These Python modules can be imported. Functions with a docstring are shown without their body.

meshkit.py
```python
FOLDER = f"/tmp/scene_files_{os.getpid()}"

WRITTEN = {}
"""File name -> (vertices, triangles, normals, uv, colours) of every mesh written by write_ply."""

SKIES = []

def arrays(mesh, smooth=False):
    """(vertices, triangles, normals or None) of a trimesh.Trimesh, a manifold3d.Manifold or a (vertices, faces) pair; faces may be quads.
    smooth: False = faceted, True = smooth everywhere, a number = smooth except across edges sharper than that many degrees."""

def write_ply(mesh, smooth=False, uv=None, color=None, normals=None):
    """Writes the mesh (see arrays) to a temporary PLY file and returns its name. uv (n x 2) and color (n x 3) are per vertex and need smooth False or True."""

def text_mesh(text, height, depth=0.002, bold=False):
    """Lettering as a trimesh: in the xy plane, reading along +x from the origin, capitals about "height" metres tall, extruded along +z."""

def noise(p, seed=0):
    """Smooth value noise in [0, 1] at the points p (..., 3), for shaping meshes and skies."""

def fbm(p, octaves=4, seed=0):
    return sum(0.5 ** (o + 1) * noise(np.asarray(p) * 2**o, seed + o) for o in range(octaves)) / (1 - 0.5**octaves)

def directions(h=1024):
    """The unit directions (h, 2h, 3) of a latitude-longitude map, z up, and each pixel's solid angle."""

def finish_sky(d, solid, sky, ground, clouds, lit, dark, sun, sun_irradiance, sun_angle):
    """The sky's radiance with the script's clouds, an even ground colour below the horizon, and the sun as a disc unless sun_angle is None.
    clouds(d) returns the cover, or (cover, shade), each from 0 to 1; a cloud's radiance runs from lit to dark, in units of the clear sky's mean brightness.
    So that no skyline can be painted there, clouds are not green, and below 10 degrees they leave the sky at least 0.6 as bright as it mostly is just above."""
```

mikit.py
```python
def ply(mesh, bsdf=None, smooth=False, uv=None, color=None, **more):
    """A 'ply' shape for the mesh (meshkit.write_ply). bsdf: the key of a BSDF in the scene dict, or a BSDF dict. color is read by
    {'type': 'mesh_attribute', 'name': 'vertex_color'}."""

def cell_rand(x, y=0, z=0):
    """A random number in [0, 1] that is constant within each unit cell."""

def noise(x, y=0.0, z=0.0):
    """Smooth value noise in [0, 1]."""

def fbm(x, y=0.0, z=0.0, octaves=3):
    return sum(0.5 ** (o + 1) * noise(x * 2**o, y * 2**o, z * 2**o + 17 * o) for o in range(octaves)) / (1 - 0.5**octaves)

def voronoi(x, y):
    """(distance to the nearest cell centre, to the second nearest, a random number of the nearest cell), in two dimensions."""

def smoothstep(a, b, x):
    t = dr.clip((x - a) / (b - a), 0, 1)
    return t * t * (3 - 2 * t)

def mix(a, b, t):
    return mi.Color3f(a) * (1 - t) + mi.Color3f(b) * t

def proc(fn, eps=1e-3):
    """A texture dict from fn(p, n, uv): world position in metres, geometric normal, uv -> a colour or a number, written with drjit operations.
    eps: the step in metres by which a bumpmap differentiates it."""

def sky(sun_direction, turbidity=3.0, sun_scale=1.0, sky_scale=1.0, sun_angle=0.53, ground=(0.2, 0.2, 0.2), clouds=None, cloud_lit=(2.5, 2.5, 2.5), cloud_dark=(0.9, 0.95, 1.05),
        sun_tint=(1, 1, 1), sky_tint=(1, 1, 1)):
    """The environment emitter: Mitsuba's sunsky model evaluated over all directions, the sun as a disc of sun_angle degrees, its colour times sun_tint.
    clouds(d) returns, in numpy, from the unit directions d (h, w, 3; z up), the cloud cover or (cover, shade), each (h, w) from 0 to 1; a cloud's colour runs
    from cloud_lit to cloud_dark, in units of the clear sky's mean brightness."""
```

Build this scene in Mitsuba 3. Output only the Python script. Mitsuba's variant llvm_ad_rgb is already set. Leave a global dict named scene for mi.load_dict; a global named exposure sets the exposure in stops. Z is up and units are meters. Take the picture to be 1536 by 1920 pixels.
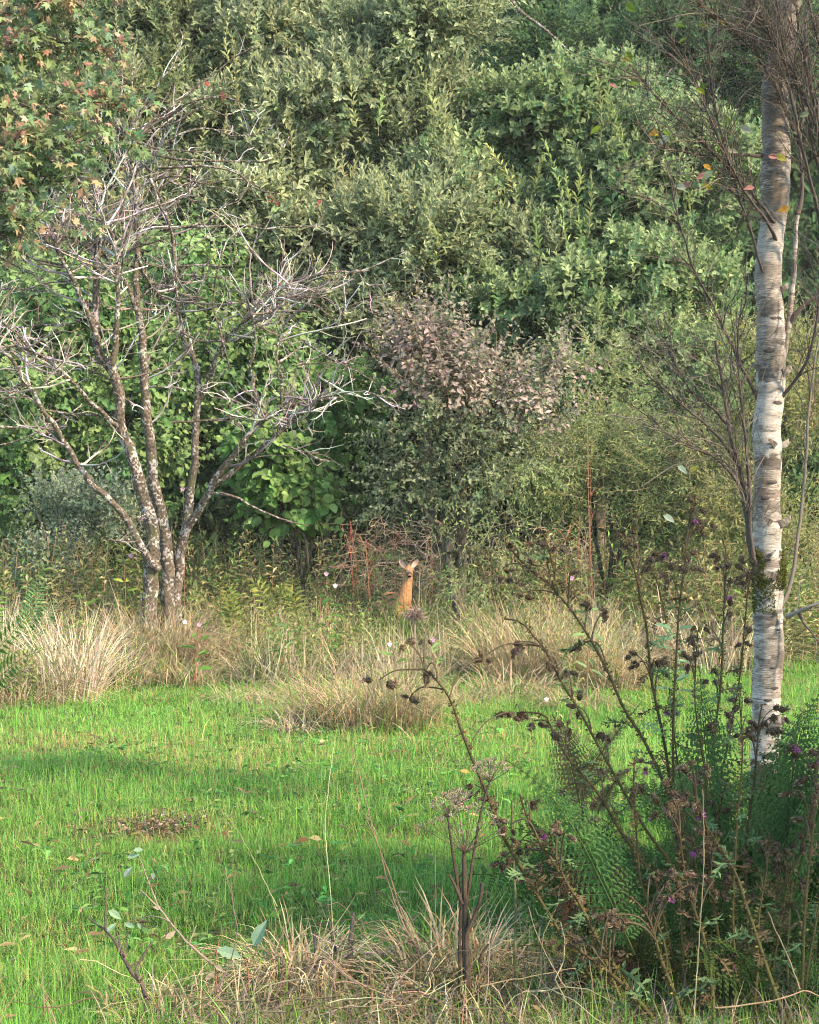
import math
import numpy as np, trimesh, manifold3d, mitsuba as mi, drjit as dr
import mikit, meshkit
from mikit import proc, noise, fbm, smoothstep, mix
T = mi.ScalarTransform4f
scene, labels = {}, {}

# ---------------------------------------------------------------- camera, light, exposure
FOC, EYE, HOR = 3100.0, 1.35, 1013.0      # focal length and horizon row of the 1536 x 1920 photograph, eye height in metres
scene['camera'] = {'type': 'perspective', 'fov_axis': 'x', 'fov': math.degrees(2 * math.atan(768 / FOC)), 'near_clip': 0.05, 'far_clip': 2000.0,
                   'principal_point_offset_y': -(HOR - 960) / 1920.0,
                   'to_world': T().look_at(origin=[0, 0, EYE], target=[0, 1, EYE], up=[0, 0, 1])}
SUN = (0.66, -0.45, 0.60)
scene['sky'] = mikit.sky(SUN, turbidity=3, sun_scale=0.8, sky_scale=2.0, sun_angle=3.0, sun_tint=(1.0, 0.98, 0.945), sky_tint=(1.11, 1.0, 0.87), ground=(0.1, 0.13, 0.06))
exposure = 3.55

# ---------------------------------------------------------------- helpers
UP = np.array([0, 0, 1.0])


def gz(x, y):
    """Height of the ground."""
    x, y = np.asarray(x, float), np.asarray(y, float)
    p = np.stack([x, y, x * 0], -1)
    return 0.10 * (meshkit.fbm(p * 0.55, 3, 5) - 0.5) + 0.05 * (meshkit.noise(p * 2.3, 9) - 0.5)


def P(x, y, d):
    """The point at distance d that stands where the photograph has its pixel (x, y)."""
    return np.array([(x - 768) / FOC * d, d, EYE - (y - HOR) / FOC * d])


def G(x, d):
    """The point of the ground in pixel column x at distance d."""
    X = (x - 768) / FOC * d
    return np.array([X, d, float(gz(X, d))])


def unit(v):
    return v / np.maximum(np.linalg.norm(v, axis=-1, keepdims=True), 1e-12)


class MB:
    """Collects vertices, triangles and vertex colours."""

    def __init__(self):
        self.v, self.f, self.c, self.n = [], [], [], 0

    def add(self, v, f, c):
        v = np.asarray(v, float).reshape(-1, 3)
        c = np.broadcast_to(np.asarray(c, float), v.shape) if np.ndim(c) < 2 else np.asarray(c, float).reshape(-1, 3)
        self.v.append(v); self.f.append(np.asarray(f, int) + self.n); self.c.append(c)
        self.n += len(v)
        return self

    def done(self):
        return (np.vstack(self.v), np.vstack(self.f)), np.clip(np.vstack(self.c), 0.003, 0.9)


USED = {}


def fresh(key):
    """The key with a number if it is taken."""
    n = USED.get(key, 0)
    USED[key] = n + 1
    return key if n == 0 else f'{key}_{n:03d}'


def put(key, mb, bsdf='wood', smooth=False, **tags):
    key = fresh(key)
    mesh, col = mb.done()
    scene[key] = mikit.ply(mesh, bsdf, smooth=smooth, color=col)
    if tags:
        labels[key] = {k: v for k, v in tags.items() if v}
    return key


def thing(name, label, category, group=None):
    key = fresh(name)
    labels[key] = {'label': label, 'category': category}
    if group:
        labels[key]['group'] = group
    return key


LEAF = {  # u along, v across, w out of plane, then triangles
    'fold': ([(0, 0, 0), (.5, .5, .12), (.5, -.5, .12), (1, 0, -.08)], [(0, 2, 3), (0, 3, 1)]),
    'ovate': ([(0, 0, 0), (.4, 0, -.05), (1, 0, -.16), (.28, .42, .06), (.62, .4, .03), (.28, -.42, .06), (.62, -.4, .03)],
              [(0, 1, 3), (1, 4, 3), (1, 2, 4), (0, 5, 1), (1, 5, 6), (1, 6, 2)]),
    'round': ([(0, 0, 0), (.5, 0, -.04), (1, 0, -.14), (.1, .36, .05), (.5, .52, .08), (.85, .28, 0), (.1, -.36, .05), (.5, -.52, .08), (.85, -.28, 0)],
              [(0, 1, 3), (3, 1, 4), (4, 1, 5), (5, 1, 2), (0, 6, 1), (6, 7, 1), (7, 8, 1), (8, 2, 1)]),
    'lobed': ([(0, 0, 0), (.36, 0, 0), (1.05, 0, -.12), (.58, .16, .02), (.74, .58, -.1), (.3, .24, .05), (.14, .6, -.08), (.05, .16, .04),
               (.58, -.16, .02), (.74, -.58, -.1), (.3, -.24, .05), (.14, -.6, -.08), (.05, -.16, .04)],
              [(1, 2, 3), (1, 3, 5), (3, 4, 5), (1, 5, 7), (5, 6, 7), (1, 7, 0), (1, 8, 2), (1, 10, 8), (8, 10, 9), (1, 12, 10), (10, 12, 11), (1, 0, 12)]),
    'lance': ([(0, 0, 0), (.35, .5, .1), (.35, -.5, .1), (.7, .32, .02), (.7, -.32, .02), (1, 0, -.2), (.35, 0, 0), (.7, 0, -.08)],
              [(0, 6, 1), (0, 2, 6), (6, 7, 3), (6, 3, 1), (6, 4, 7), (6, 2, 4), (7, 5, 3), (7, 4, 5)]),
}


def leaves(mb, kind, base, along, normal, length, width, color):
    tv, tf = LEAF[kind]
    tv, tf = np.array(tv, float), np.array(tf)
    m = len(base)
    a = unit(along)
    s = unit(np.cross(normal, a))
    n = np.cross(a, s)
    L, W = np.broadcast_to(length, m)[:, None, None], np.broadcast_to(width, m)[:, None, None]
    v = base[:, None] + a[:, None] * tv[None, :, :1] * L + s[:, None] * tv[None, :, 1:2] * W + n[:, None] * tv[None, :, 2:] * L
    f = tf[None] + (np.arange(m) * len(tv))[:, None, None]
    c = np.repeat(np.broadcast_to(color, (m, 3)), len(tv), 0)
    return mb.add(v, f.reshape(-1, 3), c)


def tubes(mb, pts, rad, k=3, color=(.1, .08, .06)):
    """Tapered tubes along the polylines pts (m, n, 3) with radii rad (m, n)."""
    pts = np.asarray(pts, float)
    pts = pts[None] if pts.ndim == 2 else pts
    m, n, _ = pts.shape
    rad = np.broadcast_to(np.asarray(rad, float), (m, n))
    t = unit(np.gradient(pts, axis=1))
    whole = unit(pts[:, -1] - pts[:, 0])
    ref = np.where(np.abs(whole[:, 2:]) < .8, [[0, 0, 1.]], [[1., 0.3, 0]])
    u = ref[:, None] - (ref[:, None] * t).sum(-1, keepdims=True) * t
    u = unit(u)
    w = np.cross(t, u)
    ang = np.arange(k) * 2 * np.pi / k
    v = pts[:, :, None] + rad[:, :, None, None] * (u[:, :, None] * np.cos(ang)[:, None] + w[:, :, None] * np.sin(ang)[:, None])
    i, j = np.meshgrid(np.arange(n - 1), np.arange(k), indexing='ij')
    a, b = i * k + j, i * k + (j + 1) % k
    q = np.stack([np.stack([a, b, b + k], -1), np.stack([a, b + k, a + k], -1)], 2).reshape(-1, 3)
    f = (q[None] + (np.arange(m) * n * k)[:, None, None]).reshape(-1, 3)
    color = np.asarray(color, float)
    if color.ndim == 2:
        color = np.repeat(color, n * k, 0)
    return mb.add(v, f, color)


def grow(rng, start, direction, length, n=5, wiggle=.25, up=0.0):
    p, d = np.array(start, float), unit(np.array(direction, float))
    out = [p]
    step = (np.broadcast_to(length, len(p)) / n)[:, None]
    for _ in range(n):
        d = unit(d + rng.normal(size=d.shape) * wiggle + UP * up)
        p = p + d * step
        out.append(p)
    return np.stack(out, 1)


def along(rng, lines, m, t0=0.1, t1=1.0, weights=None):
    """m random points on the polylines, with their directions and places along them."""
    i = rng.choice(len(lines), m, p=weights)
    t = rng.uniform(t0, t1, m) * (lines.shape[1] - 1.001)
    k = t.astype(int)
    a, b = lines[i, k], lines[i, k + 1]
    return a + (b - a) * (t - k)[:, None], unit(b - a), t / (lines.shape[1] - 1), i


def smooth_path(pts, n):
    """n points of a Catmull-Rom curve through pts."""
    from scipy.interpolate import CubicSpline, PchipInterpolator
    pts = np.asarray(pts, float)
    s = np.concatenate([[0], np.cumsum(np.linalg.norm(np.diff(pts, axis=0), axis=1))])
    return PchipInterpolator(s, pts)(np.linspace(0, s[-1], n))


def sphere_dirs(rng, m):
    return unit(rng.normal(size=(m, 3)))


def tint(rng, base, m, spread=.18, other=None, share=0.0):
    """m colours near base, a share of them mixed towards other."""
    base = np.asarray(base, float)
    c = base * np.exp(rng.normal(size=(m, 1)) * spread) * np.exp(rng.normal(size=(m, 3)) * spread * .35)
    if other is not None:
        w = (rng.random((m, 1)) < share) * rng.uniform(.4, 1, (m, 1))
        c = c * (1 - w) + np.asarray(other, float) * w
    return c


def blades(mb, rng, pos, height, width, lean, color, droop=0.0, heading=None, seg=2):
    """Grass blades: a tapering strip that leans and bends."""
    m = len(pos)
    phi = rng.uniform(0, 2 * np.pi, m) if heading is None else heading
    h = np.stack([np.cos(phi), np.sin(phi), phi * 0], 1)
    roll = phi + np.pi / 2 + rng.normal(size=m) * .6
    s = np.stack([np.cos(roll), np.sin(roll), roll * 0], 1)
    H, W = np.broadcast_to(height, m)[:, None], np.broadcast_to(width, m)[:, None]
    lean, droop = np.broadcast_to(lean, m)[:, None], np.broadcast_to(droop, m)[:, None]
    rows = []
    for q in range(seg + 1):
        t = q / seg
        c = pos + h * H * (lean * t + droop * t * t * .8) + UP * H * (t * np.sqrt(np.maximum(1 - lean ** 2, .1)) - droop * t ** 2.6 * .75)
        if q < seg:
            rows += [c - s * W * (.5 - .32 * t), c + s * W * (.5 - .32 * t)]
        else:
            rows.append(c)
    v = np.stack(rows, 1)
    f = []
    for q in range(seg - 1):
        a = 2 * q
        f += [(a, a + 1, a + 3), (a, a + 3, a + 2)]
    f.append((2 * seg - 2, 2 * seg - 1, 2 * seg))
    f = (np.array(f)[None] + (np.arange(m) * v.shape[1])[:, None, None]).reshape(-1, 3)
    shade = np.repeat(np.broadcast_to(color, (m, 3)), v.shape[1], 0)
    return mb.add(v, f, shade)


# ---------------------------------------------------------------- materials
VC = {'type': 'mesh_attribute', 'name': 'vertex_color'}
scene['leaf'] = {'type': 'principledthin', 'base_color': VC, 'roughness': 0.36, 'eta': 1.5, 'diff_trans': 0.9, 'spec_trans': 0.0}
scene['blade'] = {'type': 'principledthin', 'base_color': VC, 'roughness': 0.55, 'eta': 1.35, 'diff_trans': 0.85, 'spec_trans': 0.0}
scene['straw'] = {'type': 'principledthin', 'base_color': VC, 'roughness': 0.8, 'eta': 1.3, 'diff_trans': 0.4, 'spec_trans': 0.0}
scene['wood'] = {'type': 'twosided', 'bsdf': {'type': 'principled', 'base_color': VC, 'roughness': 0.85, 'specular': 0.25}}


def ground_color(p, n, uv):
    a = fbm(p.x * 3, p.y * 3, 0.5, 3)
    b = fbm(p.x * 17 + 3, p.y * 17, 0.2, 3)
    c = mix((0.045, 0.042, 0.02), (0.13, 0.105, 0.05), smoothstep(.35, .7, b))
    return mix(c, mi.Color3f(0.05, 0.10, 0.02), smoothstep(.4, .6, a) * .7)


scene['soil'] = {'type': 'twosided', 'bsdf': {'type': 'diffuse', 'reflectance': proc(ground_color)}}


def elder_color(p, n, uv):
    a = fbm(p.x * 13, p.y * 13, p.z * 9, 3)
    b = fbm(p.x * 60 + 7, p.y * 60, p.z * 45, 3)
    base = mix((0.045, 0.034, 0.026), (0.12, 0.095, 0.075), smoothstep(.3, .7, b))
    base = mix(base, mi.Color3f(0.065, 0.062, 0.035), smoothstep(.56, .76, fbm(p.x * 6 + 3, p.y * 6, p.z * 5, 2)))
    lichen = smoothstep(.52, .62, a * .55 + b * .45)
    return mix(base, mi.Color3f(0.32, 0.30, 0.295), lichen * .8)


scene['elder_bark'] = {'type': 'twosided', 'bsdf': {'type': 'principled', 'base_color': proc(elder_color), 'roughness': 0.9, 'specular': 0.2}}


def birch_color(p, n, uv):
    band = fbm(p.x * 9 + 5, p.y * 9, p.z * 34, 3)
    line = noise(p.x * 16, p.y * 16, p.z * 120)
    fine = fbm(p.x * 60, p.y * 60, p.z * 220, 2)
    big = fbm(p.x * 5, p.y * 5 + 3, p.z * 2.6, 3)
    c = mix((0.145, 0.12, 0.10), (0.34, 0.305, 0.275), smoothstep(.32, .62, band * .6 + .4 * fbm(p.x * 7 + 9, p.y * 7, p.z * 7, 2)))
    c = mix(c, mi.Color3f(0.12, 0.085, 0.062), smoothstep(.48, .62, big) * smoothstep(.35, .55, fine * .5 + band * .5) * .9)
    c = mix(c, mi.Color3f(0.075, 0.06, 0.05), smoothstep(.60, .67, fbm(p.x * 11 + 2, p.y * 11, p.z * 10, 3)) * (.6 + .4 * smoothstep(.4, .6, band)))
    c = mix(c, mi.Color3f(0.06, 0.05, 0.045), smoothstep(.72, .78, line) * smoothstep(.46, .56, fbm(p.x * 22 + 1, p.y * 22, p.z * 30, 2)) * .85)
    c = mix(c, mi.Color3f(0.085, 0.064, 0.050), smoothstep(2.5, 3.6, p.z + .5 * fbm(p.x * 9, p.y * 9, p.z * 5, 2)) * (.35 + .5 * smoothstep(.35, .65, band)))
    c = mix(c, mi.Color3f(0.055, 0.045, 0.032), smoothstep(.62, .2, p.z + .35 * fbm(p.x * 20, p.y * 20, p.z * 7, 2)) * .8)
    return mix(c, c * .62, smoothstep(.45, .7, fine))


scene['birch_bark'] = {'type': 'twosided', 'bsdf': {'type': 'principled', 'base_color': proc(birch_color), 'roughness': 0.7, 'specular': 0.3}}


def dark_bark_color(p, n, uv):
    b = fbm(p.x * 40, p.y * 40, p.z * 12, 3)
    c = mix((0.03, 0.025, 0.02), (0.12, 0.10, 0.08), smoothstep(.3, .75, b))
    return mix(c, mi.Color3f(0.05, 0.07, 0.02), smoothstep(.5, .75, fbm(p.x * 8, p.y * 8, p.z * 6, 2)) * .6)


scene['dark_bark'] = {'type': 'twosided', 'bsdf': {'type': 'principled', 'base_color': proc(dark_bark_color), 'roughness': 0.9, 'specular': 0.2}}
# ---------------------------------------------------------------- ground
def make_ground():
    ys = np.concatenate([np.linspace(-60, 0, 12), np.linspace(1, 30, 150), np.linspace(32, 60, 12), [90, 150, 250, 400]])
    xs = np.concatenate([[-400, -200, -100, -50, -25], np.linspace(-14, 14, 141), [25, 50, 100, 200, 400]])
    X, Y = np.meshgrid(xs, ys)
    v = np.stack([X, Y, gz(X, Y) - .012], -1).reshape(-1, 3)
    n, k = X.shape
    i, j = np.meshgrid(np.arange(n - 1), np.arange(k - 1), indexing='ij')
    a = i * k + j
    f = np.stack([a, a + 1, a + k + 1, a, a + k + 1, a + k], -1).reshape(-1, 3)
    scene['ground'] = mikit.ply((v, f), 'soil', smooth=True)
    labels['ground'] = {'kind': 'structure'}


make_ground()


def px_of(x, y):
    return x / y * FOC + 768


EDGE_X = [-400, 0, 120, 230, 300, 420, 500, 620, 700, 800, 860, 960, 1080, 1160, 1230, 1300, 1400, 1700]
EDGE_D = [12.6, 13.2, 13.6, 16.0, 17.0, 16.6, 15.6, 15.0, 15.0, 15.5, 16.5, 15.8, 14.6, 16.6, 19.5, 21.5, 22, 22]


def rough_at(x, y):
    """How far the place lies inside the unmown rough beyond the lawn, in metres."""
    p = np.stack([x, y, x * 0], -1)
    return y - np.interp(px_of(x, y), EDGE_X, EDGE_D) + (meshkit.fbm(p * 1.3, 3, 2) - .5) * 2.0


def field(p, scale, seed):
    return meshkit.fbm(np.stack([p[:, 0], p[:, 1], p[:, 0] * 0], -1) * scale, 3, seed)


def scatter(rng, n, d0, d1, power=1.6, margin=1.12):
    """Ground points in the camera's field, thinning with distance."""
    u = rng.random(n)
    e = 2 - power
    d = (d0 ** e + u * (d1 ** e - d0 ** e)) ** (1 / e) if abs(e) > 1e-6 else d0 * (d1 / d0) ** u
    x = rng.uniform(-1, 1, n) * 768 / FOC * margin * d + rng.normal(size=n) * .1
    return np.stack([x, d], 1)


def lawn():
    rng = np.random.default_rng(11)
    q = scatter(rng, 280_000, 4.1, 22.0, 1.6)
    r = rough_at(q[:, 0], q[:, 1])
    q = q[(r < .5) | ((r < 2) & (rng.random(len(q)) < .25))]
    n = len(q)
    big, small = field(q, .55, 31), field(q, 3.0, 32)
    dead = np.clip((field(q, .9, 40) - .50) * 4 + (small - .5) * 2.2, 0, 1)
    # a trodden, yellowish strip crosses the lawn
    strip = np.exp(-((q[:, 1] - 11.0 - .35 * np.sin(q[:, 0] * 1.3)) / .8) ** 2) * np.clip(.75 - q[:, 0] * .45, 0, 1)
    dead = np.clip(dead * .35 + strip * .6, 0, .9)
    front = np.clip((5.25 - q[:, 1]) / .5, 0, 1) * np.interp(px_of(q[:, 0], q[:, 1]), [250, 480, 950, 1150], [.05, .75, .8, .5])
    patch = np.exp(-(((q[:, 0] + 1.14) / .22) ** 2 + ((q[:, 1] - 7.65) / .3) ** 2))
    keep = rng.random(n) > np.maximum(patch * .9, front)
    q, big, small, dead = q[keep], big[keep], small[keep], dead[keep]
    n = len(q)
    pos = np.column_stack([q, gz(q[:, 0], q[:, 1]) - .01])
    far = np.clip(q[:, 1] / 9, .75, 2.2)
    h = rng.gamma(7, .0115, n) * (.15 + 1.6 * small ** 1.3) * (.8 + .5 * big) * np.where(rng.random(n) < .06, 1.7, 1)
    col = tint(rng, (.115, .265, .052), n, .28, (.24, .36, .095), .42) * (.8 + .5 * big[:, None])
    straw = tint(rng, (.36, .30, .13), n, .22)
    w = (rng.random(n) < dead * .7 + .055)[:, None]
    col = np.where(w, straw, col)
    h = np.where(w[:, 0], h * .75, h)
    mb = MB()
    blades(mb, rng, pos, h, rng.uniform(.0032, .0058, n) * far ** .8, np.abs(rng.normal(size=n)) * .36, col, rng.random(n) ** 2 * .9, seg=2)
    # dead bits lying in the sward
    m = 1700
    q = scatter(rng, m, 4.3, 17, 1.3); q = q[rough_at(q[:, 0], q[:, 1]) < 0]; m = len(q)
    b = np.column_stack([q, gz(q[:, 0], q[:, 1]) + rng.uniform(.015, .06, m)])
    leaves(mb, 'fold', b, sphere_dirs(rng, m) * [1, 1, .35], UP + rng.normal(size=(m, 3)) * .4, rng.uniform(.03, .09, m), rng.uniform(.003, .006, m), tint(rng, (.30, .24, .13), m, .3, (.17, .11, .07), .3))
    put('grass', mb, 'blade', label='short bright green grass of the clearing with yellowed strips', category='grass', kind='stuff')


lawn()


def rough_grass():
    """Unmown grass gone to straw beyond the lawn, mixed with green blades."""
    rng = np.random.default_rng(12)
    q = scatter(rng, 112_000, 11.5, 24.0, 1.1)
    r = rough_at(q[:, 0], q[:, 1])
    q = q[r > -.1]
    n = len(q)
    pos = np.column_stack([q, gz(q[:, 0], q[:, 1]) - .02])
    tuft, kind = field(q, 1.5, 51), field(q, .7, 52)
    px = px_of(q[:, 0], q[:, 1])
    clear = np.exp(-((px - 700) / 110) ** 2 - ((q[:, 1] - 19) / 1.6) ** 2)      # greener in front of the deer
    dry = rng.random(n) < np.clip(.50 + (kind - .5) * 3.2 - clear * .45, .15, .85)
    h = (.24 + 1.1 * np.clip(tuft - .22, 0, 1) ** 1.1) * rng.uniform(.55, 1.35, n) * np.where(dry, 1.1, .75) 
    behind = np.clip((q[:, 1] - 19) / 4, 0, 1)
    h *= 1 + 1.1 * behind
    cold = tint(rng, (.37, .32, .22), n, .25, (.24, .18, .12), .3)
    colg = tint(rng, (.13, .21, .05), n, .25, (.24, .27, .09), .4)
    col = np.where(dry[:, None], cold, colg)
    mb = MB()
    blades(mb, rng, pos, h, rng.uniform(.006, .012, n), np.abs(rng.normal(size=n)) * .45, col, rng.random(n) ** 1.5 * 1.3, seg=3)
    put('rough_grass', mb, 'straw', label='tall rough grass gone to straw beyond the lawn', category='grass', kind='stuff')


rough_grass()


def front_grass():
    """Flattened dry grass at the photographer's feet."""
    rng = np.random.default_rng(13)
    q = scatter(rng, 24_000, 3.9, 6.0, 1.0)
    x, y = q[:, 0], q[:, 1]
    px = px_of(x, y)
    lim = np.interp(px, [-50, 200, 380, 480, 640, 700, 800, 1000, 1100, 1600], [4.4, 4.5, 4.65, 4.95, 5.1, 4.95, 5.1, 5.25, 5.2, 5.0])
    q = q[(y < lim + (field(q, 3, 3) - .5) * .5) & (rng.random(len(q)) < np.interp(px, [0, 150, 450, 1000, 1200], [.08, .15, .7, 1, .7]))]
    n = len(q)
    pos = np.column_stack([q, gz(q[:, 0], q[:, 1]) - .01])
    green = rng.random(n) < .2
    col = np.where(green[:, None], tint(rng, (.10, .19, .03), n, .25), tint(rng, (.20, .165, .115), n, .35, (.11, .08, .055), .4))
    mb = MB()
    blades(mb, rng, pos, rng.uniform(.05, .24, n), rng.uniform(.002, .006, n), np.abs(rng.normal(size=n)) * .65, col, rng.random(n) * 1.3, seg=3)
    m = 230
    px = rng.normal(690, 190, m); d = rng.uniform(4.3, 5.15, m)
    x = (px - 768) / FOC * d
    lines = grow(rng, np.stack([x, d, gz(x, d) + rng.uniform(.01, .12, m)], 1), sphere_dirs(rng, m) * [1, .7, .35] + UP * .12, rng.uniform(.15, .5, m), 7, .22, -.07)
    tubes(mb, lines, np.linspace(.0021, .0009, 8), 4, tint(rng, (.24, .20, .14), m, .35, (.11, .08, .055), .5))
    put('dry_grass', mb, 'straw', label='flattened dry grass at the near edge of the lawn', category='grass', kind='stuff')


front_grass()


def tussock(label, x, d, n, height, radius, droop, dry=.9, squash=1.0, seed=0, color=(.33, .265, .175)):
    rng = np.random.default_rng(100 + seed)
    c = G(x, d)
    phi = rng.uniform(0, 2 * np.pi, n)
    rr = np.sqrt(rng.random(n)) * radius
    pos = c + np.stack([np.cos(phi) * rr, np.sin(phi) * rr * squash, 0 * rr], 1)
    pos[:, 2] = gz(pos[:, 0], pos[:, 1]) - .02
    isdry = rng.random(n) < dry
    col = np.where(isdry[:, None], tint(rng, color, n, .25, (.26, .17, .09), .25), tint(rng, (.12, .22, .04), n, .2))
    mb = MB()
    blades(mb, rng, pos, height * rng.uniform(.5, 1.15, n), rng.uniform(.004, .009, n) * max(1, d / 11), np.abs(rng.normal(size=n)) * .34 + .05,
           col, droop * rng.uniform(.3, 1.2, n), heading=phi + rng.normal(size=n) * 1.1, seg=4)
    tk = put('grass_tussock', mb, 'straw')
    labels[tk] = {'label': label, 'category': 'grass tussock', 'group': 'dry grass tussocks'}
    scene[tk + '__straw'] = scene.pop(tk)
    labels[tk + '__straw'] = {'kind': 'stuff'}


tussock('tall pale straw tussock left of the bare tree beside the fern', 140, 13.9, 520, .95, .22, .35, .97, seed=1, color=(.56, .47, .35))
tussock('drooping straw tussock wrapped round the foot of the bare tree', 302, 16.7, 1300, 1.0, .42, .75, .95, seed=2)
tussock('low matted straw tussock at the left edge below the fern', 30, 13.4, 420, .55, .35, 1.0, .9, seed=3)
tussock('broad brown tussock in the middle of the clearing', 690, 11.9, 1300, .66, .50, .8, .85, .6, seed=4, color=(.31, .245, .155))
tussock('small bleached tussock lying over at the left end of the broad one', 548, 11.6, 160, .34, .14, 1.1, .97, seed=5, color=(.40, .33, .23))
tussock('straw tussock right of the bare tree beside the yellow bracken', 400, 16.8, 500, .62, .35, .6, .9, seed=6)
tussock('straw tussock standing between the ivy-clad trunk and the thistles', 1010, 15.6, 900, .95, .50, .6, .9, seed=7, color=(.36, .29, .18))
tussock('straw tussock behind the thistle tops near the birch', 1130, 15.2, 700, .85, .35, .7, .9, seed=8, color=(.36, .29, .18))
tussock('tangled dry tussock at the near edge of the lawn', 560, 4.95, 330, .34, .13, .8, .9, seed=9, color=(.38, .30, .18))
tussock('dry tussock at the foot of the hogweed stalk', 850, 4.95, 330, .36, .15, .7, .9, seed=10, color=(.40, .31, .19))
tussock('dry tussock half hidden by the lowest thistle stems', 980, 5.0, 260, .28, .15, .8, .9, seed=11, color=(.36, .28, .17))
tussock('low tussock of dry blades around the cut sapling', 330, 4.7, 220, .18, .2, 1.0, .75, seed=12, color=(.36, .28, .17))
tussock('collapsed straw between the broad brown tussock and the lawn', 640, 12.2, 420, .5, .4, 1.3, .85, .5, seed=13, color=(.35, .28, .18))
tussock('straw tussock at the left end of the rough behind the fern', 215, 15.2, 420, .6, .35, .8, .85, seed=14, color=(.36, .29, .19))
tussock('leaning straw tussock before the young hazel', 520, 16.2, 520, .62, .45, .9, .75, seed=15, color=(.34, .28, .18))
tussock('greenish tussock in front of the deer', 785, 17.4, 750, .72, .45, .7, .4, seed=16, color=(.34, .29, .18))
tussock('greenish tussock hiding the legs of the deer', 730, 18.5, 800, .82, .38, .5, .35, seed=17, color=(.32, .28, .17))
tussock('dead straw tussock under the crooked trunk', 900, 16.8, 560, .7, .4, .8, .8, seed=18, color=(.30, .24, .16))
tussock('straw tussock at the right end of the rough behind the birch', 1290, 18.0, 420, .7, .4, .7, .8, seed=19, color=(.36, .29, .18))


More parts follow.
